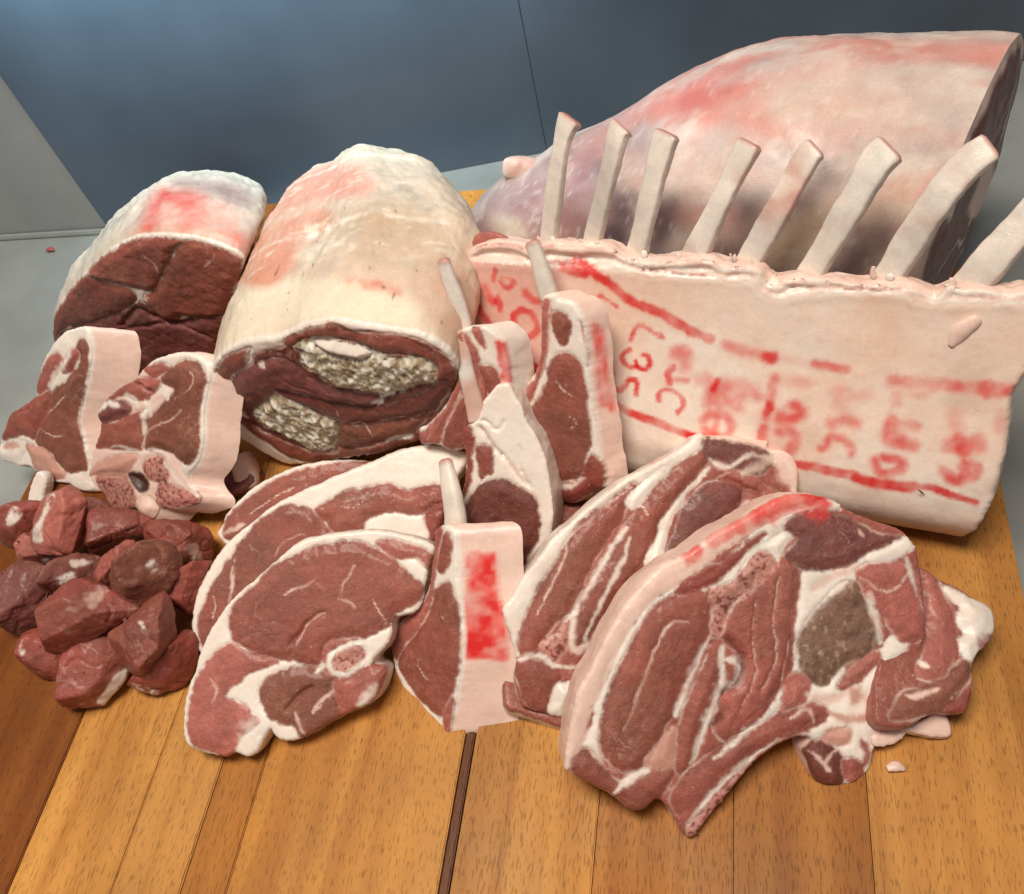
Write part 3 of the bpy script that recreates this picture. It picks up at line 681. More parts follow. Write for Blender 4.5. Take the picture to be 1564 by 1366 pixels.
    for q in range(nr + 1):
        f = 1 - q / nr
        CV.append(ce + (E - ce) * f + np.array([.7, -.6, .1]) * (.006 * (1 - f ** 6)))
    CV = np.vstack(CV); rad = np.repeat(1 - np.arange(nr + 1) / nr, m)
    cc = np.tile(srgb(112, 58, 56) * K, (len(CV), 1)) * (1 + .25 * fbm(CV, 40, 3, 91))[:, None]
    cc = mix(cc, PAL['fatpink'][0], sstep(.90, .96, rad + .04 * fbm(CV, 90, 2, 92)))
    cc = mix(cc, PAL['fat'][0], 1 - sstep(.0, .05, np.abs(fbm(CV, 22, 2, 93))))
    cc = mix(cc, PAL['fatpink'][0], inpoly(CV, px('K', '1390,220 1410,230 1380,380 1330,490 1290,520 1285,460 1330,330'), 5))
    CV = CV + np.array([.7, -.6, .1]) * (.002 * fbm(CV, 60, 3, 94))[:, None] * (rad < .99)[:, None]
    CF = [(q * m + j, q * m + (j + 1) % m, (q + 1) * m + (j + 1) % m, (q + 1) * m + j) for q in range(nr) for j in range(m)]
    new_mesh('cut_face', CV - root_o, [tuple(reversed(f)) for f in CF], cc, 1 - sstep(.88, .95, rad) * .9, TIS, root)
    # knuckle of the shank peeping over the narrow end
    kp = [at_y(p, .475) for p in px('T', '860,310 825,275 790,258 768,257')]
    tube('shank_knuckle', np.array(kp), [.03, .024, .017, .012], .9, bone_col(.75), root, root_o, -ray((780, 260)), seed=95, lumps=.001)
build_leg()

# ================================================================== rib rack
pRK = Plane((1418, 852), .002, yaw=11, el=27)
bl = [pRK.world(np.array([[u, .004]]), np.zeros(1))[0] for u in (-.05, -.12, -.19, -.245)]
blp = proj(np.array(bl))
rk_out = np.vstack([px('J', '32,905 40,870 85,815 150,798 300,800 400,835 480,800 640,812 830,825 880,862 1010,890 1150,893 1350,882 1450,925'),
                    px('K', '130,768 205,792 220,835 285,868 340,842 480,832 560,850 730,862 900,868 1000,890 1108,938 1180,872 1260,888 1380,892 1480,910 1564,905 1640,930'),
                    px('T', '1600,500 1572,560 1545,602 1540,652 1525,715 1506,770 1482,812 1445,842'), blp, px('T', '745,600 728,540 715,480')])
lip = np.vstack([px('J', '34,893 150,900 300,906 560,920 750,931 900,946 1100,968 1300,984'), px('K', '60,842 170,858 215,905 300,935 420,920 560,905 740,902 900,915 1000,938 1108,962 1250,958 1400,955 1564,958 1640,960')])
top_region = np.vstack([lip[::-1], rk_out[:31] + np.array([0, 1.5])])
def rk_curve(UV):
    v = UV[:, 1]; h = .010 * np.exp(-((v - .045) / .045) ** 2)
    return h - .034 * np.clip(1 - v / .034, 0, 1) ** 2.2
rk_ink = []
def S_(z, s, w, st=.95, sf=0): rk_ink.append((px(z, s), w, st, sf))
S_('U', '-130,-160 60,-60 200,40 300,130 420,195 520,230 640,290 780,370 900,430 1010,470', .0029)
S_('L', '600,140 660,165 725,180', .0026)
S_('L', '88,262 130,330 200,425 300,545 380,605 470,665', .0024, .85); S_('L', '470,665 600,740 760,810 890,845', .0026); S_('U', '150,920 230,960 340,1030 470,1080 600,1120 720,1170 850,1220 1020,1260 1200,1290', .0024)
S_('L', '345,430 340,395 380,368 430,380 465,430 465,480 430,505', .0021)
S_('L', '180,245 200,290 225,320', .0026, .7, .5); S_('L', '255,290 240,330 270,320 262,365', .0016, .8); S_('L', '238,150 228,205', .0016, .8)
S_('L', '265,215 285,245 315,245 335,218', .0014, .8); S_('L', '265,190 330,200', .0009, .5); S_('L', '400,275 440,310 475,320', .0022, .75, .5); S_('L', '660,305 690,285', .0016, .8)
S_('U', '50,180 90,115 150,150 230,205', .0011); S_('U', '355,475 390,390 430,360 500,395 610,455', .0014)
S_('U', '350,555 290,590 290,640 340,690 420,690', .0014); S_('U', '420,695 400,645', .0014); S_('U', '420,695 490,715 520,660 500,610 465,600', .0014)
S_('U', '215,750 190,800 240,860 290,870 330,830 350,785 420,810 415,905', .0015); S_('U', '610,950 600,900 650,870 720,880 790,930 810,990 770,1045', .0015)
S_('U', '730,590 820,610 800,680', .0034, .8, .8); S_('U', '720,700 670,750 690,820', .0022, .9); S_('U', '700,790 830,800', .0016, .6, .6); S_('U', '930,790 980,770', .003, .4, 1)
S_('X', '180,400 230,320', .0016, .95); S_('X', '200,380 400,370 560,450', .0034, .7, .9); S_('X', '180,480 380,500', .0042, .65, 1); S_('X', '110,660 180,610 300,620 350,700 300,790 200,780 120,720', .0022, .75, .7); S_('X', '230,640 210,760', .002, .75, .5); S_('X', '0,780 120,800 200,830', .0026)
S_('X', '720,310 705,400 680,540 650,640', .0022, .7, .5); S_('X', '640,720 610,850', .0026, .9, .4); S_('X', '680,520 670,600', .002, .9); S_('X', '720,330 1000,350', .0026, .35, 1)
S_('X', '770,640 880,640 960,600 900,540', .0028, .85, .8); S_('X', '780,760 850,750 910,800 870,900', .0028, .8, .7); S_('X', '680,640 760,900', .006, .25, 1)
S_('X', '1140,890 1190,860 1220,800 1320,810 1410,880 1400,930', .0022, .75, .5); S_('X', '1230,690 1330,660 1440,690', .0026, .6, .8); S_('X', '1300,440 1310,520', .0034, .4, 1); S_('X', '1420,460 1550,450', .0026, .3, 1)
S_('X', '280,30 450,80 680,135', .0026, .6, .8); S_('X', '640,130 700,145', .0026, .8, .6); S_('X', '700,140 1080,195', .002, .25, 1); S_('X', '1080,195 1180,215 1330,240', .0022, .85, .5); S_('X', '900,1020 1040,1040 1270,1090 1564,1160', .0028)
S_('Y', '240,220 400,235 600,250 800,270', .0028, .6, .5); S_('Y', '800,270 1050,300', .0026, .4, .8); S_('Y', '1050,300 1180,320 1260,310', .0034, .95, .4); S_('Y', '290,330 280,400', .002, .4, 1); S_('Y', '420,335 520,335', .002, .3, 1)
S_('Y', '250,540 200,690 430,740', .0026, .7, .7); S_('Y', '250,560 450,590', .0022, .6, .7); S_('Y', '230,640 300,690', .0032, .65, .8); S_('Y', '100,860 130,950 230,970 320,920 310,860 180,840', .0024, .85, .6)
S_('Y', '-60,1010 100,1050 380,1080 540,1080 660,1110 780,1160 950,1210', .0022); S_('Y', '-60,1010 100,1050 400,1085', .0032)
S_('Y', '720,760 790,690 860,780 980,770 1000,700', .0028, .75, .7); S_('Y', '850,790 920,730', .0032, .7, .6); S_('Y', '690,950 780,1010', .0026, .6, .6); S_('Y', '850,910 880,950 820,1040 740,1010', .0024, .8, .5); S_('Y', '900,890 980,920 940,1010', .0022, .7, .5)
S_('Y', '790,500 800,590', .003, .35, 1); S_('Y', '1190,500 1170,620', .0024, .35, 1)
def rk_paint(UV, P3, col, lean):
    w = sstep(-.2, .5, fbm(P3, 24, 3, 301)); base = PAL['fatpink'][0] * np.array([.98, 1.0, 1.02])
    fatm = lean < .05
    keep = np.linalg.norm(col - PAL['fat'][0], axis=1) < .02
    up = sstep(.085, .13, UV[:, 1])
    c2 = mix(np.tile(PAL['fat'][0] * np.array([1.0, .98, .96]), (len(UV), 1)), srgb(242, 196, 168) * K, w * .45 + up * .2)
    c2 = mix(c2, srgb(214, 186, 168) * K, sstep(0, .5, fbm(P3, 30, 3, 305)) * (1 - up) * .6)
    lo = sstep(.04, .0, UV[:, 1]); c2 = mix(c2, srgb(226, 168, 150) * K, lo * sstep(-.1, .4, fbm(P3 * np.array([1, .4, 1]), 90, 3, 303)) * .8)
    sp = sstep(.5, .75, fbm(P3, 420, 2, 304)) * .3
    c2 = mix(c2, srgb(190, 90, 80) * K, sp * .4)
    left = sstep(-.16, -.24, UV[:, 0]); c2 = mix(c2, srgb(226, 136, 118) * K, left * .55)
    inkw = np.clip((PAL['fat'][0][1] - col[:, 1]) / (PAL['fat'][0][1] - INK[1]), 0, 1)
    inkw = np.where(UVtop(UV), 0, inkw)
    out = np.where(UVtop(UV)[:, None], col, mix(c2, INK, inkw))
    return out, lean
_topuv = pRK.uv(top_region)
def UVtop(UV): return inside(UV, _topuv)
def rk_side(tt, O, on, cen, H0, plane, ext):
    v = O[:, 1]; th = .010 + .036 * sstep(.125, .03, v)
    return plane.world(O + on * (.002 * math.sin(min(1, tt * 3) * math.pi / 2)), H0) + ext[None] * (th * tt)[:, None]
rack, ri = slab('rib_rack', 'frenched lamb rib rack with red inspection stamps on its fat standing before the whole leg', 'meat joint', rk_out, pRK, .045, base='fat', side='fatpink', edge=.005,
                regions=[('trimmed_edge', 'fatpink', top_region, -.010)], curve=rk_curve, ink=rk_ink, paint=rk_paint, s=.0013, side_name='underside', base_name='fat_cap', relief=1.2,
                seams=[('fat', lip, .0034, -.0012), ('fat', lip - np.array([0, 15]), .0030, -.0014), ('cart', px('T', '1562,575 1538,640 1524,712 1500,775 1468,826'), .006, 0), ('pink', px('J', '470,890 620,905 740,912'), .0026, .001), ('pink', px('J', '990,935 1150,948 1400,968'), .0009, .001), ('pink', px('K', '560,870 740,885 960,885'), .0012, .001), ('fatpink', px('K', '230,850 380,880'), .0014, .001), ('fatpink', px('J', '220,860 320,885'), .001, .001)],
                rough_side=.0014, side_fn=rk_side)
ribs = [('835,385 852,255 862,205 873,180', (29, 30, 34, 38), .2, .0), ('900,392 925,285 942,210 951,192', (33, 33, 36, 38), .2, 0), ('969,404 992,307 1012,230 1022,203', (36, 35, 40, 40), .25, 0), ('1052,408 1098,315 1132,245 1146,217', (38, 36, 37, 34), .35, 0),
        ('1136,414 1192,316 1232,244 1248,225', (38, 38, 38, 34), .45, 0), ('1228,434 1296,322 1336,252 1362,224', (38, 38, 46, 42), .3, 0), ('1346,437 1423,319 1480,250 1516,222', (42, 42, 42, 36), .35, 0), ('1468,452 1520,392 1575,330 1625,275', (46, 46, 44, 40), .2, 0)]
for i, (s_, w_, pk, tp) in enumerate(ribs):
    P_ = px('T', s_); off = -.006
    pts = np.array([pRK.hit(p, (-.013, -.008, -.009, -.010)[k]) for k, p in enumerate(P_)])
    sc_ = [np.linalg.norm(q - CAM) / F_PX for q in pts]
    w3 = [a * b for a, b in zip(w_, sc_)]; w3[-1] *= 1.12
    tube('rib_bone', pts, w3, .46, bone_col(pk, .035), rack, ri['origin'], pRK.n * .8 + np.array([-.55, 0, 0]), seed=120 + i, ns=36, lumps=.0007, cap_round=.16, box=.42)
    rs = np.random.RandomState(i + 5)
    for q_, (kk, dx, dy) in enumerate(((0, 9, -6), (0, -16, -10), (0, -14, -18), (0, 12, -12))):
        if rs.rand() < .35: continue
        ce = P_[kk] + np.array([dx, dy]) + rs.uniform(-4, 4, 2); dr = np.array([rs.uniform(-4, 4), rs.choice([-1, 1]) * rs.uniform(6, 12)])
        pp = np.array([ce - dr, ce, ce + dr + rs.uniform(-3, 3, 2)])
        p3_ = np.array([pRK.hit(p, off + .002) for p in pp]); kc = ('fatpink', 'fat', 'fatpink', 'fat')[q_]
        tube('tissue_shred', p3_, [.0012, .0030, .0008], .35, lambda V, t, a, s, kc=kc: (np.tile(PAL[kc][0], (len(V), 1)) * (1 + .2 * fbm(V, 300, 2, s))[:, None], np.full(len(V), .2)), rack, ri['origin'], pRK.n, seed=500 + i * 5 + q_, s=.0008, ns=8, lumps=.001, cap_round=1.0)
# loose tags: a fold of fat on the right of the cap, a shred of dark meat at the left top
def lump(name, pxs, plane, off, wid, pal, parent, origin, flat=.5, seed=5):
    pts = np.array([plane.hit(p, off) for p in pxs])
    return tube(name, pts, wid, flat, lambda V, t, a, s: (np.tile(PAL[pal][0], (len(V), 1)) * (1 + .15 * fbm(V, 150, 3, s))[:, None], np.full(len(V), float(PAL[pal][1]) * .8)), parent, origin, plane.n, seed=seed, lumps=.0010, cap_round=1.0)
lump('fat_fold', px('M', '1120,315 1170,240 1260,180'), pRK, .0008, [.001, .0065, .003], 'fatpink', rack, ri['origin'], .32, 140)
lump('fat_speck', px('Y', '690,915 760,875 825,845'), pRK, .0062, [.002, .0062, .002], 'fat', rack, ri['origin'], .4, 143)
lump('meat_shred', px('J', '90,800 140,770 230,785 300,800'), pRK, -.010, [.004, .010, .010, .004], 'pink', rack, ri['origin'], .4, 141)

# ================================================================== loin chops (left)
def ink_patch(poly, strength=.9):
    def f(tt, p3, O, cc, seed):
        w = inpoly(p3, poly, 5) * strength * np.clip(.75 + .9 * fbm(p3, 130, 3, seed), 0, 1)
        return mix(cc, INK * 1.05, w)
    return f
pL1 = Plane((105, 735), .006, -24, 12)
l1o = px('C', '512,80 440,85 375,115 310,180 265,260 235,340 212,450 205,492 130,550 70,590 40,650 15,720 -6,780 -8,860 50,890 110,908 180,910 215,948 330,1003 420,1018 470,1050 540,1062 562,1040 540,960 528,850 488,720 470,620 496,500 528,380 545,250 540,150')
slab('loin_chop', 'lamb loin chop with flank flap and round spinal disc leaning below the boned joint', 'chop', l1o, pL1, .031, ext=(lambda h: h / np.linalg.norm(h) * 0.8 - pL1.n * 0.4)(ext_h((130, 500), (200, 514), .1)), base='fat', side='fatpink', group='loin chops', edge=.003,
     regions=[('eye_muscle', 'brown', px('C', '485,155 518,180 530,260 515,370 490,480 463,600 468,690 488,770 508,850 512,930 460,940 400,942 335,872 290,822 218,770 222,710 270,610 290,540 330,450 400,400 445,345 482,300 478,250 455,205'), .003),
              ('tenderloin', 'lean', px('C', '222,500 290,460 312,490 300,560 260,640 232,700 205,745 150,722 60,742 18,742 15,700 50,620 100,570 170,530'), .004),
              ('flank_muscle', 'pink', px('C', '258,335 300,258 350,238 368,300 320,380 292,440 262,452 226,475 228,420'), .002),
              ('flank_muscle', 'cherry', px('C', '380,350 430,330 470,240 440,215 400,260 370,310'), .005),
              ('spinal_disc', 'cart', px('C', '-6,785 55,752 140,750 152,800 115,892 50,888 -4,862'), .003),
              ('backbone', 'bonepink', px('C', '155,780 212,782 320,832 332,880 400,960 330,995 222,942 190,890 180,850'), .003)],
     seams=[('fat', px('C', '395,480 340,550 290,590'), .0010, 0), ('fat', px('C', '250,690 300,710 340,730 385,720'), .0010, 0), ('fat', px('C', '350,200 400,180 420,240 390,310 340,360 300,440'), .005, -.002), ('pink', px('C', '340,250 380,280'), .002, 0), ('cherry', px('C', '120,590 180,570 175,640'), .0009, .001), ('fat', px('C', '440,990 540,1040'), .006, -.002), ('bonepink', px('C', '30,800 70,780 120,790'), .004, .001)])
pL2 = Plane((255, 800), .016, -24, 10)
l2o = px('C', '870,310 940,262 1060,230 1160,240 1232,290 1254,350 1242,440 1216,600 1212,760 1180,890 1122,960 1125,1010 1192,1090 1170,1132 1050,1168 960,1162 930,1212 880,1232 830,1202 810,1167 720,1172 660,1160 620,1080 560,1020 525,960 540,900 560,800 588,720 598,660 583,600 600,550 650,490 720,430 800,390 830,350')
slab('loin_chop', 'lamb loin chop with sawn backbone and thick fat edge above the diced meat', 'chop', l2o, pL2, .021, ext=(lambda h: h / np.linalg.norm(h) * 0.75 - pL2.n * 0.5)(ext_h((285, 725), (352, 748), .03)), base='fatpink', side='fatpink', group='loin chops', edge=.003,
     regions=[('fat_edge', 'fat', px('C', '880,310 940,265 1060,233 1160,243 1228,292 1250,350 1238,440 1212,600 1208,760 1176,888 1120,955 1090,900 1160,860 1186,760 1190,560 1224,400 1180,302 1110,274 1000,300'), .001),
              ('eye_muscle', 'brown', px('C', '1110,276 1180,302 1224,392 1190,560 1186,760 1160,862 1100,892 1020,830 950,802 866,800 870,740 890,650 930,590 1000,510 1042,450 980,412 970,370 1040,310'), .004),
              ('tenderloin', 'lean', px('C', '602,660 700,622 800,592 880,572 880,622 860,720 850,810 760,802 650,802 570,790 590,720'), .003),
              ('flank_muscle', 'cherry', px('C', '760,420 850,382 950,402 950,440 900,482 880,512 800,512 740,482 660,522 622,540 650,492'), .004),
              ('flank_muscle', 'purple', px('C', '588,592 650,522 720,512 782,562 770,592 700,622 610,652'), .005),
              ('flank_muscle', 'pink', px('C', '860,330 920,300 980,300 1000,330 940,370 900,370'), .003),
              ('backbone', 'marrow', px('C', '580,972 750,966 800,1080 820,1142 730,1170 662,1152 620,1080'), .001),
              ('backbone', 'bonepink', px('C', '528,958 600,882 700,842 820,842 802,900 742,960 582,962'), .004),
              ('backbone>spinal_canal', 'hole', px('C', '770,952 840,950 886,1010 880,1052 830,1062 790,1010'), -.007),
              ('backbone', 'marrow', px('C', '872,872 960,852 1002,950 990,1000 900,992 850,932'), .002),
              ('lean_trim', 'marrow', px('C', '950,1012 1050,1042 1180,1082 1150,1130 1000,1162 930,1122'), .003),
              ('fat_lump', 'fatpink', px('C', '822,1112 890,1082 940,1152 920,1212 870,1230 822,1192'), .006)],
     seams=[('fat', px('C', '1145,335 1165,380 1155,430 1100,480 1050,510'), .0010, 0), ('fat', px('C', '1100,560 1040,620 960,660 890,700 850,780 855,820'), .0016, 0), ('fat', px('C', '880,560 870,620 860,720'), .0024, 0), ('fat', px('C', '660,800 740,790 800,810 850,830 930,810 1000,850 1010,900'), .0022, -.001), ('fat', px('C', '940,470 980,450 1000,500'), .005, -.002), ('fat', px('C', '760,490 800,500 830,540'), .005, -.002), ('fat', px('C', '590,580 650,530 720,545'), .004, -.001), ('fat', px('C', '980,880 1040,960 1090,1020 1180,1090'), .0024, 0), ('fat', px('C', '870,520 900,560 860,600'), .006, -.002), ('dark', px('C', '790,410 850,430 900,460'), .0012, .002)])
# pieces that show only in part below those chops
pX = Plane((330, 800), .002, -10, -5)
slab('lean_trimming', 'dark lean trimming half hidden under the chop with the sawn backbone', 'meat', px('T', '235,775 300,770 345,760 385,735 365,705 300,700 240,730'), pX, .02, base='purple', group='trimmings')
slab('fat_trimming', 'pinkish fat trimming between the loin chop and the stuffed joint', 'meat', px('C', '1405,860 1450,855 1490,900 1530,1015 1470,1050 1400,1010 1380,920'), Plane((372, 745), .012, 5, 10), .02, base='fatpink', side='fatpink', edge=.006, group='trimmings')
slab('fat_strip', 'narrow white fat strip standing behind the pale chunk with the fat seam', 'meat', px('C', '205,955 270,965 262,1060 235,1140 160,1135'), Plane((55, 775), .003, -5, 5), .008, base='fat', side='fat', group='trimmings')

# ================================================================== diced meat
import bmesh
def chunk(label, poly, zc, pal, depth=.016, fats=(), seed=1, tilt=(0, 0), name='diced_lamb'):
    P = np.asarray(poly, float); c = P.mean(0); P = c + (P - c) * 1.13; pl = Plane(c, zc, tilt[0], tilt[1]); uv = pl.uv(P); cu = uv.mean(0); rnd = np.random.RandomState(seed)
    base = resample(uv, .006)
    pts = [tuple(pl.world(np.array([q]), np.array([rnd.uniform(-.1, .1) * depth]))[0]) for q in base]
    off = rnd.uniform(-.12, .12, 2) * (uv.max(0) - uv.min(0)) + np.array([0, .10]) * (uv.max(0) - uv.min(0))
    tl = rnd.uniform(-.45, .45, 2)
    for q in uv[::max(1, len(uv) // 5)]:
        qq = off + (q - cu) * rnd.uniform(.55, .74)
        pts.append(tuple(pl.world(np.array([cu + qq]), np.array([depth + qq @ tl]))[0]))
        pts.append(tuple(pl.world(np.array([cu + (q - cu) * .7]), np.array([-depth * 1.3]))[0]))
    bm = bmesh.new()
    for p in pts: bm.verts.new(p)
    r = bmesh.ops.convex_hull(bm, input=bm.verts[:])
    bmesh.ops.delete(bm, geom=[v for v in bm.verts if not v.link_faces], context='VERTS')
    for _ in range(6):
        ed = [e for e in bm.edges if e.calc_length() > .0032]
        if not ed: break
        bmesh.ops.subdivide_edges(bm, edges=ed, cuts=1); bmesh.ops.triangulate(bm, faces=bm.faces[:])
    for _ in range(1): bmesh.ops.smooth_vert(bm, verts=bm.verts[:], factor=.5, use_axis_x=True, use_axis_y=True, use_axis_z=True)
    ed = [e for e in bm.edges if e.calc_length() > .0016]
    bmesh.ops.subdivide_edges(bm, edges=ed, cuts=1); bmesh.ops.triangulate(bm, faces=bm.faces[:])
    bmesh.ops.recalc_face_normals(bm, faces=bm.faces[:]); bm.normal_update()
    V = np.array([v.co[:] for v in bm.verts]); NN = np.array([v.normal[:] for v in bm.verts]); F = [[v.index for v in f.verts] for f in bm.faces] if not bm.verts.index_update() else 0
    bm.free()
    V = V + NN * (.0012 * fbm(V, 70, 3, seed) + .0008 * fbm(V @ np.array([[1, .2, 0], [0, .45, .2], [.2, 0, 1]]), 260, 3, seed + 1) - .0009 * (1 - sstep(0, .06, np.abs(fbm(V, 50, 2, seed + 12)))))[:, None]
    V[:, 2] = np.maximum(V[:, 2], .0008)
    st = V @ np.array([[1, .3, 0], [0, .5, .2], [.3, 0, 1]])
    col = np.tile(PAL[pal][0] * (1.06 + rnd.uniform(-.14, .14)), (len(V), 1)) * (1 + .30 * fbm(V, 55, 3, seed + 2) + .2 * fbm(st, 240, 3, seed + 5))[:, None]
    col = mix(col, PAL['brown'][0] * .9, sstep(-.2, .5, fbm(V, 40, 2, seed + 8)) * .55)
    lean = np.ones(len(V))
    w = sstep(.42, .6, fbm(V, 75, 3, seed + 3)) * .45; col = mix(col, PAL['fatpink'][0], w); lean -= w * .5
    for fp in fats:
        w = inpoly(V, fp, 3) * sstep(-.4, .1, fbm(V, 200, 3, seed + 4)); col = mix(col, PAL['fat'][0], w * .9); lean = lean * (1 - w)
    col = np.clip(col, 0.004, 1)
    ro = np.array([V[:, 0].mean(), V[:, 1].mean(), V[:, 2].min()])
    o = new_mesh(name, V - ro, F, col, np.clip(lean, 0, 1), TIS); o.location = tuple(ro)
    o['label'] = label; o['category'] = 'meat chunk'; o['group'] = 'diced lamb in a heap'
    return o
CH = [
 ('diced lamb chunk, pale strip with a white fat seam below the loin chop', '330,95 400,55 440,90 490,130 460,220 440,330 405,440 370,400 300,380 250,430 190,390 200,290 250,200 275,120', .042, 'pink', .011, ['275,110 320,95 300,170 260,230 240,310 250,370 190,370 190,300 240,220']),
 ('diced lamb chunk with pale fatty end at the outer left of the heap', '40,240 70,165 150,148 260,150 240,220 190,300 150,400 90,400 30,370 25,300', .026, 'red', .013, ['35,250 70,170 120,180 130,220 90,260 50,280']),
 ('diced lamb scrap with ragged fat under the pale strip', '95,400 160,330 250,400 330,370 385,430 360,470 300,490 170,505 120,480', .022, 'pink', .012, ['250,470 350,450 350,480 270,500']),
 ('dark glossy diced lamb chunk directly below the sawn backbone', '530,200 640,185 760,200 880,250 860,310 800,340 700,370 600,440 550,450 530,330', .028, 'red', .014, []),
 ('large smooth diced lamb chunk beside the leg steaks, farthest from the board edge', '850,310 900,262 1060,258 1150,280 1210,330 1215,460 1130,540 1040,520 980,420 870,390', .022, 'red', .016, ['1110,420 1130,450 1130,540 1110,520']),
 ('small diced lamb chunk wrapped in a pale fat curl', '430,290 470,230 525,215 530,310 490,370 440,400 415,370', .020, 'fatpink', .009, ['470,240 525,215 528,300 490,360 470,350 490,300']),
 ('curled red diced lamb scrap between the big brown cube and its neighbours', '550,600 560,540 600,470 660,420 740,370 785,420 740,470 680,510 665,570 670,630 600,640', .036, 'cherry', .010, []),
 ('big brownish diced lamb cube with a fat spot, topmost of the heap', '675,520 740,450 830,385 930,380 1010,420 1045,530 1000,600 950,665 870,700 790,752 700,715 665,660', .044, 'brown', .018, ['850,500 890,470 920,520 880,550 850,540']),
 ('diced lamb chunk with white sinew on top in the middle of the heap', '265,640 275,560 330,490 440,450 520,455 580,475 570,560 530,645 430,640 340,660', .034, 'purple', .012, ['350,570 420,545 440,610 390,620 310,600', '410,480 520,470 530,490 430,520']),
 ('large rounded diced lamb cube overhanging the left of the heap', '-30,640 20,580 130,500 210,510 270,545 262,660 250,780 200,850 120,912 50,860 -20,790', .020, 'purple', .018, []),
 ('red wedge of diced lamb standing upright amid the heap', '300,720 360,670 430,598 500,620 600,655 700,720 780,755 740,800 600,830 500,880 440,930 410,1000 330,990 285,950 300,840', .042, 'red', .017, []),
 ('narrow diced lamb slice tucked behind the red wedge', '240,800 270,700 310,680 300,760 300,880 260,860', .020, 'brown', .008, []),
 ('diced lamb cube with a silvery top above the heap front', '640,920 720,850 800,780 930,685 970,720 1000,860 1005,930 930,1020 840,1130 750,1095 700,980', .034, 'lean', .017, ['800,830 920,880 900,900 840,880']),
 ('diced lamb chunk pressed against the leg steak fat edge', '960,640 1000,590 1100,550 1200,490 1170,600 1130,780 1085,785 990,725', .024, 'red', .013, ['970,640 990,645 985,660']),
 ('ragged diced lamb piece with pale fibrous end at the heap foot', '108,1010 130,930 200,890 290,880 350,960 395,1010 380,1100 350,1170 250,1140 180,1110', .010, 'red', .012, ['110,1000 130,940 150,990 130,1030']),
 ('broad flat diced lamb piece with a white fat flap in front of the heap', '400,1000 430,890 540,860 640,870 650,960 700,990 720,1060 745,1110 700,1180 640,1240 600,1300 480,1310 380,1290 355,1180', .018, 'red', .014, ['560,1290 600,1250 660,1150 740,1105 735,1180 690,1270 630,1320 570,1310']),
 ('diced lamb slice with a silver skin edge resting beside the front leg steak', '755,1190 860,1120 930,1030 1010,930 1090,900 1145,960 1120,1080 1080,1170 1000,1220 910,1250 800,1215', .012, 'red', .012, ['760,1190 850,1215 920,1245 900,1255 800,1225']),
 ('dark diced lamb chunk buried under the middle of the heap', '560,700 660,640 760,720 720,850 640,930 600,850', .016, 'dark', .012, []),
 ('dark diced lamb chunk buried below the backbone chop', '450,120 560,150 640,190 560,260 470,250', .016, 'dark', .012, []),
]
for i, (lb, s_, z_, pal, dp, ft) in enumerate(CH):
    chunk(lb, px('D', s_), z_, pal, dp * .9, [px('D', q) for q in ft], seed=200 + i * 9, tilt=((i * 37) % 30 - 15, -8 + (i * 23) % 20))

# ================================================================== leg steaks
pS3 = Plane((345, 822), .014, -3, -6)
slab('leg_steak', 'lamb leg steak at the back of the shingled trio, under the stuffed joint', 'steak', px('E', '165,412 185,380 200,340 260,270 340,208 430,163 530,133 650,116 780,116 860,130 820,200 700,300 500,400 350,450 230,470 175,440'), pS3, .018, side='fat', group='shingled leg steaks', edge=.003,
     regions=[('lean_muscle', 'lean', px('E', '192,388 232,332 332,242 440,182 560,147 700,128 820,124 840,150 780,220 650,310 480,390 330,430 220,440'), .002)], seams=[('fatpink', px('E', '300,330 400,270 480,230'), .0009, 0), ('fatpink', px('E', '170,420 240,400 280,380'), .003, 0)])
pS2 = Plane((303, 988), .014, -3, -6)
slab('leg_steak', 'lamb leg steak with broad creamy fat cap between the other two shingled steaks', 'steak', px('E', '82,892 60,800 65,730 90,640 130,560 190,470 280,390 380,310 480,255 600,200 700,160 820,110 900,75 1000,55 1100,60 1180,90 1182,120 1150,172 1102,240 1104,300 1090,362 1060,430 1000,540 800,620 500,700 300,800 150,900'), pS2, .022, side='fat', group='shingled leg steaks', edge=.004,
     regions=[('lean_muscle', 'lean', px('E', '100,872 96,762 142,642 200,545 262,452 228,540 217,650 195,770 130,860'), .002), ('lean_muscle', 'lean', px('E', '238,600 245,520 268,450 332,370 400,322 480,302 560,332 620,392 642,430 600,520 480,600 330,700 235,800 215,740'), .003),
              ('lean_muscle', 'lean', px('E', '572,320 642,272 750,232 862,217 950,240 1000,222 1092,227 1096,292 1000,333 900,322 830,330 780,362 740,405 644,415 612,370'), .003), ('lean_muscle', 'red', px('E', '1022,340 1092,292 1094,352 1062,428 1030,470 1032,400'), .002)],
     seams=[('fat', px('E', '560,325 600,370 635,418'), .0016, 0), ('fat', px('E', '225,545 222,640'), .0014, 0), ('fatpink', px('E', '400,510 420,470 460,440 520,420'), .0012, 0), ('fatpink', px('E', '300,460 340,500 330,560'), .0008, 0), ('fatpink', px('E', '150,650 160,700 150,760'), .0009, 0), ('fatpink', px('E', '640,300 700,310 760,290'), .0007, 0)])
pS1 = Plane((368, 1152), .012, -3, -6)
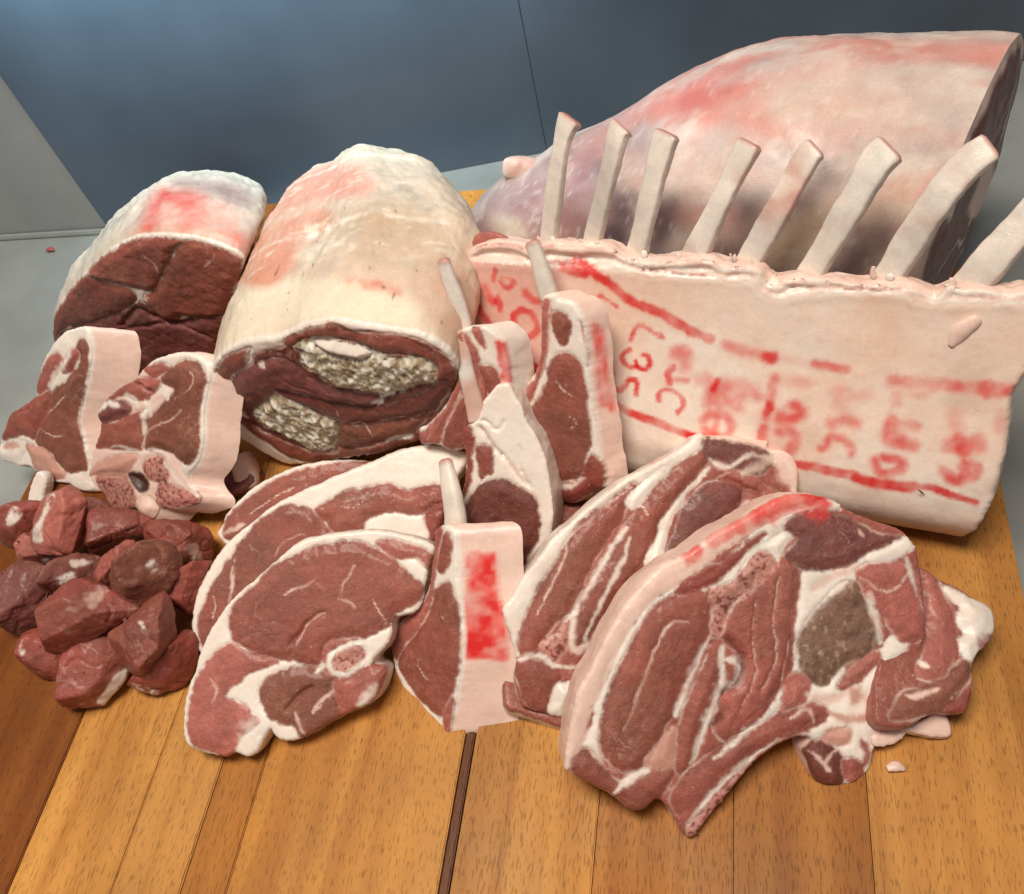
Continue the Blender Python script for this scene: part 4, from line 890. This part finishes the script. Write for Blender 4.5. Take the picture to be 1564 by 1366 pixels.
slab('leg_steak', 'lamb leg steak with round marrow bone in front of the other shingled steaks', 'steak', px('E', '282,632 400,532 480,462 560,430 680,410 800,400 900,415 1000,440 1052,472 1046,505 1022,600 1012,650 1002,702 962,742 882,762 872,850 802,940 852,962 846,1012 802,1102 740,1132 680,1162 620,1192 540,1242 440,1267 400,1242 380,1217 340,1292 300,1327 240,1312 190,1332 80,1302 40,1272 25,1202 30,1122 50,1042 80,952 110,862 160,772 220,692'), pS1, .022, side='fat', group='shingled leg steaks', edge=.0035,
     regions=[('lean_muscle', 'lean', px('E', '220,780 242,702 332,612 432,532 560,477 700,450 780,460 880,512 922,562 1000,622 990,690 900,738 862,790 800,830 700,845 622,850 592,930 560,955 480,928 420,933 350,918 250,868 225,832'), .003),
              ('lean_muscle', 'pink', px('E', '232,868 330,914 415,942 300,985 220,1040 203,1092 280,1122 310,1162 340,1185 270,1242 240,1302 190,1322 92,1287 52,1240 47,1140 72,1050 112,970 162,900'), .002),
              ('lean_muscle', 'brown', px('E', '340,1052 390,992 450,967 560,965 622,980 650,1002 640,1060 672,1090 690,1165 620,1200 540,1248 500,1232 480,1205 422,1192 372,1140'), .003),
              ('lean_muscle', 'cherry', px('E', '645,1010 720,992 800,950 858,958 852,1015 808,1108 745,1138 690,1168 668,1130 652,1080'), .003),
              ('lean_muscle', 'cherry', px('E', '600,930 612,880 640,855 700,848 740,855 660,880 625,930 640,985 600,970'), .001),
              ('lean_muscle', 'pink', px('E', '812,452 900,446 1000,482 1036,512 1028,548 980,515 900,510 842,482'), .002),
              ('bone_ring', 'cart', px('E', '612,945 632,905 680,870 735,852 768,868 775,905 750,950 710,990 665,1004 625,985'), .004),
              ('bone_ring>marrow', 'marrow', px('E', '645,945 660,915 700,890 745,880 762,898 750,930 715,962 675,975 648,965'), -.002)],
     seams=[('fat', px('E', '440,665 480,640 530,625 565,605'), .0016, 0), ('fatpink', px('E', '665,685 690,620 730,548'), .0012, 0), ('fat', px('E', '665,685 700,690 740,720'), .0016, 0), ('fat', px('E', '470,910 500,860 530,800 560,762 608,738'), .0014, .001), ('dark', px('E', '470,870 500,830 540,770'), .0014, .002), ('fatpink', px('E', '560,605 610,640'), .0010, 0), ('fat', px('E', '860,790 840,740 800,690'), .0010, 0),
            ('fat', px('E', '490,1150 500,1190 530,1235'), .0020, -.001), ('fat', px('E', '600,960 570,975'), .003, 0), ('fatpink', px('E', '130,1000 170,1050 150,1100'), .0012, 0), ('fatpink', px('E', '600,1120 560,1140 640,1060'), .0018, 0), ('dark', px('E', '450,1130 500,1080 560,1040'), .0014, .002), ('fat', px('E', '752,1112 785,1085 815,1030'), .0045, -.002), ('fat', px('E', '290,1290 320,1200 345,1195'), .009, -.004), ('fat', px('E', '980,530 1010,590'), .006, -.001)])

# ================================================================== cutlets
def rib(parent, info, z, s_, w_, plane, off, pk=.3, tip=.12, root=.15, seed=1, flat=.7):
    P_ = px(z, s_); pts = np.array([plane.hit(p, off) for p in P_]); k = ZF[z][2]
    wid = [1.22 * a / k * np.linalg.norm(q - CAM) / F_PX for a, q in zip(w_, pts)]
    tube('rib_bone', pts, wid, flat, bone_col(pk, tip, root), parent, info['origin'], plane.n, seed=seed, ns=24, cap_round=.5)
pC4 = Plane((872, 835), .001, -30, 24)
r4, i4 = slab('lamb_cutlet', 'lamb cutlet with long rib bone leaning on the stamped fat of the rib rack', 'cutlet', px('F', '750,330 800,303 832,328 880,335 925,380 945,430 962,560 972,700 1002,900 1012,1000 1045,1195 1030,1205 950,1252 870,1277 802,1222 788,1180 770,1082 718,962 680,882 630,770 700,700 738,600 745,480'), pC4, .0135, ext=(lambda h: h / np.linalg.norm(h) * 0.75 - pC4.n * 0.5)(ext_h((900, 720), (936, 720))), side='fatpink', group='lamb cutlets', edge=.003,
     regions=[('eye_muscle', 'lean', px('F', '850,576 910,602 945,682 965,850 970,980 945,1080 950,1140 830,1168 792,1168 772,1082 722,962 690,890 720,820 770,720 802,622'), .003), ('lean_muscle', 'lean', px('F', '802,392 850,396 880,442 880,490 855,536 825,516 802,442'), .002),
              ('lean_muscle', 'pink', px('F', '757,352 786,342 784,450 768,560 745,682 690,800 648,775 720,690 748,560'), .001), ('lean_trim', 'red', px('F', '802,1192 900,1172 945,1150 960,1080 985,1050 1030,1102 1032,1182 950,1242 862,1267 812,1228'), .004)],
     seams=[('fat', px('F', '790,340 788,450 775,570 755,680 690,830'), .0014, 0), ('fatpink', px('F', '820,700 850,740 900,770'), .0008, 0), ('pink', px('F', '930,440 955,560 960,640'), .0014, .001), ('fatpink', px('F', '880,860 920,880 900,920'), .0006, 0), ('fat', px('F', '810,1195 900,1190 950,1150'), .0028, 0)],
     sideink=ink_patch(px('F', '985,440 1040,470 1055,600 1075,720 1092,845 1050,830 1020,815 1000,700 1000,580')))
rib(r4, i4, 'F', '790,325 765,240 728,120 702,55', (72, 66, 58, 54), pC4, -.010, seed=161)
pC3 = Plane((700, 838), .001, -18, 24)
r3, i3 = slab('lamb_cutlet', 'lamb cutlet squeezed between the stuffed joint and rack, its rib bone bare', 'cutlet', px('P', '340,825 400,815 520,768 570,785 650,768 740,815 815,890 840,960 872,1100 885,1280 890,1420 850,1600 640,1800 400,1900 200,1840 90,1840 50,1780 60,1690 130,1660 230,1570 330,1420 390,1300 420,1150 380,960'), pC3, .017, ext=(lambda h: h / np.linalg.norm(h) * 0.5 - pC3.n * 0.8)(ext_h((760, 560), (786, 566), .05)), side='fat', group='lamb cutlets', edge=.003,
     regions=[('eye_muscle', 'lean', px('P', '470,1350 520,1420 600,1600 560,1780 400,1880 270,1830 280,1700 330,1590 400,1440'), .002), ('lean_muscle', 'pink', px('P', '400,1300 440,1230 460,1330 380,1470 320,1600 270,1700 250,1820 150,1820 80,1820 60,1750 140,1690 250,1570 340,1440'), .002),
              ('lean_muscle', 'lean', px('P', '600,1130 650,1118 720,1140 770,1200 790,1290 760,1400 680,1360 620,1230'), .003), ('lean_muscle', 'pink', px('P', '380,860 440,830 490,850 570,950 600,1060 590,1180 640,1300 560,1300 470,1150 420,980'), .001), ('lean_muscle', 'pink', px('P', '550,795 600,800 640,880 670,980 620,930 570,860'), .001)],
     seams=[('fat', px('P', '450,840 480,960 500,1060 560,1200'), .0010, 0), ('fat', px('P', '450,1330 380,1500 300,1660 280,1800'), .0012, 0), ('fat', px('P', '180,1640 130,1800'), .0014, 0)],
     sideink=ink_patch(px('P', '770,930 815,935 850,1000 860,1100 880,1250 885,1310 855,1290 830,1150 800,1050')), ink=[(px('P', '800,950 825,1050 850,1150 875,1290'), .0035, .95)])
rib(r3, i3, 'P', '480,830 440,620 350,380 270,150', (120, 118, 112, 96), pC3, -.009, pk=.4, seed=171)
pC2 = Plane((772, 915), .003, -16, 14)
r2, i2 = slab('lamb_cutlet', 'lamb cutlet with big creamy fat flank and round dark eye, resting behind the stamped cutlet', 'cutlet', px('Q', '445,600 520,530 600,470 640,320 700,250 760,170 860,160 910,230 980,370 1040,530 1130,650 1200,850 1240,1060 1260,1250 1270,1370 1262,1500 1230,1700 1160,1840 1060,1960 960,2010 880,2080 760,2080 600,1900 520,1700 470,1400 440,1200 480,1000 480,800'), pC2, .028, side='fat', group='lamb cutlets', edge=.003,
     regions=[('eye_muscle', 'dark', px('Q', '470,1330 500,1230 580,1110 680,1040 770,1022 870,1035 940,1080 1060,1140 1120,1220 1145,1330 1140,1470 1090,1650 980,1820 820,1960 720,1980 600,1850 520,1650'), .004), ('lean_muscle', 'lean', px('Q', '575,745 620,718 700,730 735,800 735,880 722,975 680,985 625,1010 600,900'), .002),
              ('lean_muscle', 'red', px('Q', '450,605 520,550 545,600 545,720 530,830 550,930 520,1030 470,1180 445,1180 480,980 490,820'), .002)],
     seams=[('cherry', px('Q', '610,560 660,610 740,730 820,820'), .0014, .002), ('fatpink', px('Q', '820,820 960,990 1070,1090'), .0016, .001), ('fatpink', px('Q', '990,960 1060,1060'), .0012, .001), ('fatpink', px('Q', '620,480 720,540 760,580 830,500'), .0010, .0012), ('fatpink', px('Q', '960,720 970,860 980,960'), .0008, .0008)])
rib(r2, i2, 'Q', '590,500 560,330 500,80 470,-100 430,-320', (130, 135, 125, 125, 120), pC2, -.004, pk=.75, tip=.0, root=.2, seed=181, flat=.6)
lump('meat_strip', px('Q', '640,330 620,230 580,100 550,-60 520,-240'), pC2, -.007, [.004, .007, .007, .006, .004], 'cherry', r2, i2['origin'], .7, 182)
pC1 = Plane((692, 1120), .0008, -38, 2)
r1, i1 = slab('lamb_cutlet', 'upright thick lamb cutlet with red stamped fat edge at the front of the board', 'cutlet', px('G', '248,392 290,365 340,390 350,480 352,580 362,700 374,850 372,980 358,1080 338,1180 322,1298 300,1317 230,1272 150,1202 110,1122 75,1042 50,932 48,860 90,800 150,750 200,690 225,620 236,530 246,440'), pC1, .034, ext=(lambda h: h / np.linalg.norm(h) * 0.95 - pC1.n * 0.12)(ext_h((692, 1120), (766, 1120))), side='fatpink', group='lamb cutlets', edge=.0025,
     regions=[('eye_muscle', 'lean', px('G', '300,622 322,642 345,722 358,850 360,980 343,1060 308,1170 292,1230 240,1200 180,1150 110,1050 90,980 110,930 150,870 200,790 240,690 270,640'), .003), ('lean_muscle', 'pink', px('G', '232,640 242,682 210,770 160,850 102,920 72,965 56,882 92,822 162,762 212,692'), .001),
              ('lean_muscle', 'lean', px('G', '270,442 300,406 324,432 320,490 300,560 272,580 258,540 262,480'), .002), ('lean_muscle', 'pink', px('G', '252,402 284,384 256,500 246,600 228,640 240,520'), .001), ('lean_trim', 'cherry', px('G', '300,1200 330,1150 318,1290 298,1305 290,1250'), .001)],
     seams=[('fat', px('G', '240,690 215,770 160,860 100,930 80,1000'), .0010, 0), ('fat', px('G', '60,990 90,1080 140,1180 230,1262 300,1305'), .0016, 0), ('fatpink', px('G', '285,770 300,800'), .0008, 0), ('fatpink', px('G', '180,990 200,1030 230,1060'), .0006, 0)],
     sideink=ink_patch(px('G', '400,490 490,488 528,500 540,660 560,760 578,840 582,975 480,968 380,965 385,860 390,700 400,600'), 1.0), rough_side=.0005)
rib(r1, i1, 'G', '345,420 342,320 318,180 296,62', (96, 84, 72, 56), pC1, -.014, seed=191, root=.25)

# ================================================================== shoulder chops
slab('shoulder_chop', 'thin edge of a lamb shoulder chop lying flat under the one with curved muscle stripes', 'chop', px('H', '30,1060 75,1000 160,1000 330,1150 330,1300 290,1335 200,1312 100,1275 30,1240'), Plane((810, 1082), .012, 0, -28), .012, side='fat', base='lean', group='shoulder chops', edge=.003)
slab('lean_trimming', 'pale pink trimming showing between the big creamy-flanked cutlet and the striped shoulder chop', 'meat', px('H', '225,400 270,375 370,365 420,380 340,470 240,540 215,480'), Plane((862, 815), .012, 0, 0), .02, base='cherry', side='cherry', edge=.005, group='trimmings')
pH1 = Plane((842, 1106), .010, 3, -4)
slab('shoulder_chop', 'lamb shoulder chop with long curved muscle stripes leaning against the rack', 'chop', px('H', '880,62 790,130 650,210 540,270 430,350 340,430 240,520 200,580 120,680 60,780 25,830 60,950 82,1040 75,1130 100,1240 150,1270 210,1280 240,1292 290,1297 330,1220 420,1160 560,1050 700,900 850,760 1000,620 1150,480 1300,380 1308,300 1305,180 1280,133 1190,130 1180,95 1140,90 1000,75 910,75'), pH1, .024, side='fat', base='cherry', group='shoulder chops', edge=.003, base_name='lean_base',
     regions=[('fat_layer', 'fat', px('H', '880,66 790,133 650,213 540,273 430,353 340,433 240,523 200,583 120,683 60,783 30,832 60,950 85,1030 100,990 110,900 160,780 230,660 300,540 380,445 500,350 620,265 760,190 890,140'), .001), ('fat_layer', 'fatpink', px('H', '910,78 1000,78 1140,93 1180,98 1190,133 1280,136 1302,180 1304,290 1260,240 1220,200 1150,150 1000,110'), .002),
              ('lean_muscle', 'lean', px('H', '100,1000 112,900 162,780 232,660 302,540 382,440 502,350 602,280 560,370 530,440 460,540 410,630 350,750 310,840 270,880 200,950 150,1022'), .003),
              ('lean_muscle', 'lean', px('H', '322,960 332,850 382,760 452,640 522,520 592,420 702,300 802,200 892,140 905,195 832,290 752,380 702,480 652,620 602,690 522,790 442,890 380,970'), .003),
              ('lean_muscle', 'purple', px('H', '738,592 770,500 802,400 872,300 952,272 1060,302 1052,385 960,470 880,550 800,600'), .003), ('lean_muscle', 'pink', px('H', '960,258 1060,230 1160,290 1230,330 1180,400 1070,400 1070,300'), .003), ('lean_muscle', 'purple', px('H', '905,90 1000,100 1130,130 1200,165 1150,230 1050,225 960,175 915,170'), .002),
              ('lean_muscle', 'lean', px('H', '84,1050 200,1062 270,1112 222,1200 202,1275 132,1240 92,1150'), .003),
              ('lean_muscle', 'pink', px('H', '395,1000 470,900 560,800 640,700 700,640 740,640 650,820 500,1000 400,1080'), .002),
              ('blade_bone', 'marrow', px('H', '232,1032 192,990 252,940 302,860 314,900 304,960 252,1042'), .002), ('cartilage', 'cart', px('H', '558,352 640,262 722,212 745,228 622,362 590,392'), .003),
              ('rib_bone', 'bone', px('H', '220,1270 250,1170 290,1150 345,1160 300,1290 240,1292'), .005), ('fat_seam', 'fat', px('H', '638,612 690,520 722,420 880,232 932,190 944,202 802,362 742,480 712,612 662,662'), .002)],
     seams=[('fat', px('H', '600,290 480,370 390,450 300,530 290,600 250,690 200,790 165,850'), .0014, 0), ('fat', px('H', '560,470 470,600 400,720 340,830 300,880'), .0030, -.001), ('fat', px('H', '570,520 540,620 480,740 420,860 370,960'), .0024, 0), ('fat', px('H', '85,1050 150,1030 200,1040 260,1080 340,1080'), .0024, 0), ('fat', px('H', '330,880 320,980 360,1020 380,960'), .004, -.001), ('fat', px('H', '920,180 1000,210 1100,160 1250,190 1280,260'), .0026, 0), ('fatpink', px('H', '1200,160 1260,240 1290,310'), .005, -.001), ('dark', px('H', '1000,260 1080,300 1140,330'), .0016, .002), ('fat', px('H', '370,790 440,640'), .001, 0), ('fatpink', px('H', '660,420 620,380'), .0012, 0), ('fat', px('H', '1060,380 1110,370'), .004, 0), ('membrane', px('H', '1070,240 1150,200 1190,180'), .005, -.001)],
     paint=None, sideink=ink_patch(px('H', '650,190 720,165 760,140 700,200'), .6))
pH3 = Plane((1455, 1010), .022, 0, -24)
slab('shoulder_chop', 'lamb shoulder chop jutting out with knobbly fat from beneath the blade bone chop', 'chop', px('R', '640,60 760,60 830,95 880,130 1000,190 1080,240 1150,275 1185,360 1160,470 1080,560 1050,640 1060,720 1030,860 960,880 850,880 700,950 580,960 500,900 520,600'), pH3, .020, base='lean', side='pink', group='shoulder chops', edge=.003,
     regions=[('fat_lump', 'fat', px('R', '860,150 900,160 990,200 1075,245 1140,280 1180,360 1150,460 1080,550 1050,600 1000,560 960,470 1010,440 950,350 980,280 920,240'), .004), ('lean_muscle', 'pink', px('R', '780,80 850,140 900,250 940,330 960,450 960,560 900,680 800,700 740,650 800,500 790,300'), .003),
              ('lean_muscle', 'brown', px('R', '660,770 800,745 900,690 980,600 1040,600 1040,680 960,790 860,860 700,910 590,900'), .003), ('lean_muscle', 'red', px('R', '930,850 990,790 1045,730 1030,850 970,872'), .002)],
     seams=[('fat', px('R', '700,655 790,710 900,670 945,590 920,540'), .0014, -.0006), ('fatpink', px('R', '680,790 760,780 860,745'), .003, 0), ('fatpink', px('R', '800,200 830,330 900,400'), .001, 0), ('fat', px('R', '760,600 800,620'), .003, 0), ('fatpink', px('R', '900,830 1000,740'), .0008, 0), ('red', px('R', '1090,500 1150,430'), .006, 0)])
slab('fat_strip', 'pale fat strip with pointed end sticking out under the jutting shoulder chop', 'meat', px('R', '650,965 760,930 850,880 900,885 940,1000 870,1020 780,1005'), Plane((1430, 1120), .006, 5, -20), .006, base='fatpink', side='fatpink', edge=.002, group='trimmings')
slab('fat_strip', 'short double fat strip beneath the blade bone chop', 'meat', px('R', '490,1010 540,985 660,965 680,1000 640,1045 560,1070 500,1065'), Plane((1360, 1135), .008, 0, -15), .008, base='fatpink', side='fatpink', edge=.002, group='trimmings', seams=[('pink', px('R', '530,1000 620,1005 670,995'), .001, .001)])
pH2 = Plane((1062, 1282), .004, 3, -2)
slab('shoulder_chop', 'large lamb shoulder chop showing sawn blade bone and red ink on its fat edge', 'chop', px('I', '880,58 800,60 740,90 660,140 560,190 480,250 380,300 310,370 240,460 180,560 140,650 100,720 80,800 60,900 50,990 75,1010 140,1050 200,1080 270,1130 320,1136 365,1100 400,1120 450,1200 490,1227 560,1142 640,1042 720,952 800,902 870,882 900,902 868,930 880,970 900,1022 950,1047 1030,1047 1090,1002 1110,932 1130,882 1160,822 1200,742 1240,642 1280,542 1282,420 1262,280 1246,230 1200,180 1120,150 1040,120 980,80 940,65'), pH2, .026, side='fatpink', base='cherry', group='shoulder chops', edge=.0035, base_name='lean_base',
     regions=[('fat_layer', 'fat', px('I', '80,985 110,930 150,850 170,760 215,640 280,520 350,430 430,385 540,350 640,250 740,165 850,105 950,85 1000,100 900,110 800,170 700,250 620,340 540,372 430,395 390,412 330,470 260,600 200,740 178,860 165,955 120,925'), .001),
              ('fat_edge', 'fatpink', px('I', '800,64 740,94 660,144 560,194 480,254 380,304 310,374 240,464 180,564 140,654 100,724 80,804 62,900 54,985 80,985 105,900 130,800 170,720 230,580 300,470 380,390 470,330 560,260 650,200 740,140 850,100 900,80'), .001),
              ('fat_layer', 'fat', px('I', '850,330 950,300 1060,270 1180,215 1240,225 1180,270 1060,310 1000,362 900,460 850,550 860,650 900,702 950,702 1000,642 990,702 1060,692 1112,642 1130,590 1190,540 1225,560 1180,620 1130,684 1150,742 1202,702 1160,822 1110,932 1090,1000 1030,1045 1000,985 960,912 900,892 870,860 950,812 900,772 860,782 880,712 850,674 812,692 770,780 700,850 640,900 590,930 640,870 740,780 812,690 830,610 832,500 842,400'), .001),
              ('lean_muscle', 'lean', px('I', '175,870 200,740 260,600 330,470 390,412 450,396 530,392 545,440 540,510 500,610 450,720 420,800 380,880 330,960 290,1003 240,998 190,950'), .003),
              ('lean_muscle', 'lean', px('I', '430,990 440,860 470,760 520,650 560,570 580,600 575,680 540,780 500,900 470,1000'), .003),
              ('lean_muscle', 'cherry', px('I', '600,560 582,500 642,400 722,320 782,270 850,300 842,400 832,500 832,600 812,680 742,780 662,880 602,900 560,850 590,760 650,680 642,600'), .003),
              ('lean_muscle', 'grey', px('I', '1000,362 1060,372 1090,460 1122,540 1100,590 1000,640 950,700 900,700 860,650 850,550 900,460'), .003),
              ('lean_muscle', 'pink', px('I', '1062,312 1150,292 1222,312 1262,420 1272,540 1202,560 1150,480 1092,420 1062,350'), .003),
              ('lean_muscle', 'purple', px('I', '800,170 880,115 960,125 1040,155 1120,195 1200,202 1100,250 1000,300 872,310 812,262 850,205'), .003),
              ('lean_muscle', 'pink', px('I', '810,692 850,672 880,712 860,780 802,800'), .002), ('lean_muscle', 'pink', px('I', '990,702 1060,632 1120,592 1112,640 1050,690 1002,720'), .003), ('lean_muscle', 'pink', px('I', '1130,682 1200,612 1240,632 1202,700 1150,740'), .003),
              ('lean_muscle', 'lean', px('I', '82,1000 112,930 162,970 232,1040 290,1012 350,1002 420,1012 372,1090 322,1128 270,1122 150,1043'), .003),
              ('lean_muscle', 'cherry', px('I', '480,1000 600,905 700,852 820,802 900,772 950,812 862,862 762,900 682,950 560,1060 490,1160 460,1180 412,1092'), .002),
              ('rib_bone', 'marrow', px('I', '473,1212 490,1180 560,1098 680,985 664,1020 560,1132 492,1218'), .002),
              ('lean_muscle', 'dark', px('I', '870,922 902,902 960,912 1002,980 992,1042 932,1048 890,1002'), .005),
              ('blade_bone', 'marrow', px('I', '540,372 600,352 680,272 730,252 770,282 702,352 642,412 602,472 572,540 556,510 560,440'), .002), ('cartilage', 'cart', px('I', '600,340 670,260 740,215 800,180 825,210 790,262 772,280 730,250 680,270 620,345 540,370'), .003),
              ('lean_muscle', 'red', px('I', '430,392 500,332 600,280 700,205 740,190 650,270 580,340 520,370'), .001), ('blade_bone', 'bonepink', px('I', '322,962 382,882 422,842 432,900 422,986 342,992'), .002), ('bone_joint', 'bonepink', px('I', '950,860 1020,850 1030,900 980,920 930,890'), .003), ('bone_joint', 'cherry', px('I', '1000,970 1040,960 1070,1000 1030,1040 1005,1010'), .002)],
     seams=[('fat', px('I', '470,490 400,500 360,580 325,660 300,740 250,860'), .0016, .0004), ('fat', px('I', '545,540 500,630 460,730 430,810'), .0034, -.0008), ('fat', px('I', '580,580 590,680 560,780 510,900 480,970'), .0036, -.0006), ('fat', px('I', '130,920 165,960 200,1000 290,1005 340,990'), .0020, 0), ('fat', px('I', '220,1070 290,1020 330,1000'), .003, 0), ('fat', px('I', '600,620 640,630 640,690 600,720'), .004, 0), ('dark', px('I', '590,740 640,700 660,620 610,560'), .0026, .002), ('dark', px('I', '560,850 600,800 590,770'), .002, .002), ('fat', px('I', '860,520 900,440 960,390 1010,350'), .004, -.001), ('fat', px('I', '1090,400 1110,480 1130,560'), .004, 0), ('fatpink', px('I', '1060,340 1150,390 1220,320'), .0014, 0), ('fat', px('I', '1210,270 1250,400'), .0022, 0),
            ('fat', px('I', '470,1180 500,1140 600,1030 700,945 780,890'), .0024, 0), ('fatpink', px('I', '820,820 880,790 900,830'), .002, 0), ('fat', px('I', '720,820 640,890 560,960'), .0022, 0), ('fatpink', px('I', '880,930 920,960 950,1000'), .0018, 0), ('fat', px('I', '940,1000 930,960 980,920'), .0018, 0), ('fatpink', px('I', '780,340 760,480 770,600 720,720'), .0009, .0008), ('fatpink', px('I', '700,420 690,560 700,680 640,800'), .0008, .001), ('fatpink', px('I', '820,540 780,700'), .0007, .0006), ('bonepink', px('I', '1020,715 1040,745 1035,770'), .005, 0), ('bonepink', px('I', '950,800 1010,830 1080,815'), .0045, 0), ('fatpink', px('I', '1080,760 1120,820 1100,900'), .005, .0006), ('cherry', px('I', '1060,900 1085,950 1050,1000'), .0030, .0005), ('fatpink', px('I', '880,740 950,760 1000,740'), .004, .0005), ('fatpink', px('I', '900,380 980,330 1080,290'), .004, .0005), ('fat', px('I', '1050,170 1070,200'), .0018, 0)],
     ink=[(px('I', '740,105 800,75 860,68 905,85'), .008, .75), (px('I', '900,75 930,100'), .004, .8), (px('I', '560,215 640,165'), .004, .5), (px('I', '478,270 500,255'), .004, .8), (px('I', '640,160 740,100'), .006, .5)])

# small scraps that lie about
def scrap(label, pos, r, pal, seed):
    P_ = at_z(pos, 0.0 if pos[0] > 150 else -BT); pts = np.array([P_ + np.array([-r, 0, r * .5]), P_ + np.array([0, r * .4, r * .5]), P_ + np.array([r, .1 * r, r * .4])])
    o = tube('meat_scrap', pts, [r * .8, r * 1.4, r * .5], .6, lambda V, t, a, s: (np.tile(PAL[pal][0], (len(V), 1)), np.full(len(V), .5)), None, P_, (0, 0, 1), seed=seed, s=.0006, ns=10, lumps=.0006, cap_round=1)
    o.location = tuple(P_); o['label'] = label; o['category'] = 'scrap'
scrap('tiny red meat scrap lying on the bare steel counter', (78, 385), .004, 'red', 401)
leaf_p = pRK.hit(px('Y', '490,1205')[0], .0115)
lf = new_mesh('herb_flake', np.array([(-.0025, 0, .003), (0, -.0004, .0008), (.0028, 0, -.0028), (.0004, -.0004, .0010), (.0001, -.0011, .0004)]), [(0, 1, 4), (1, 2, 4), (2, 3, 4), (3, 0, 4)], np.tile(srgb(92, 70, 30) * K, (5, 1)), np.ones(5) * .3, TIS)
lf.location = tuple(leaf_p); lf['label'] = 'tiny brown herb flake stuck on the fat of the stamped rack'; lf['category'] = 'herb flake'
scrap('tiny pinkish fat scrap on the wood beside the blade bone chop', (1368, 1178), .004, 'fatpink', 402)
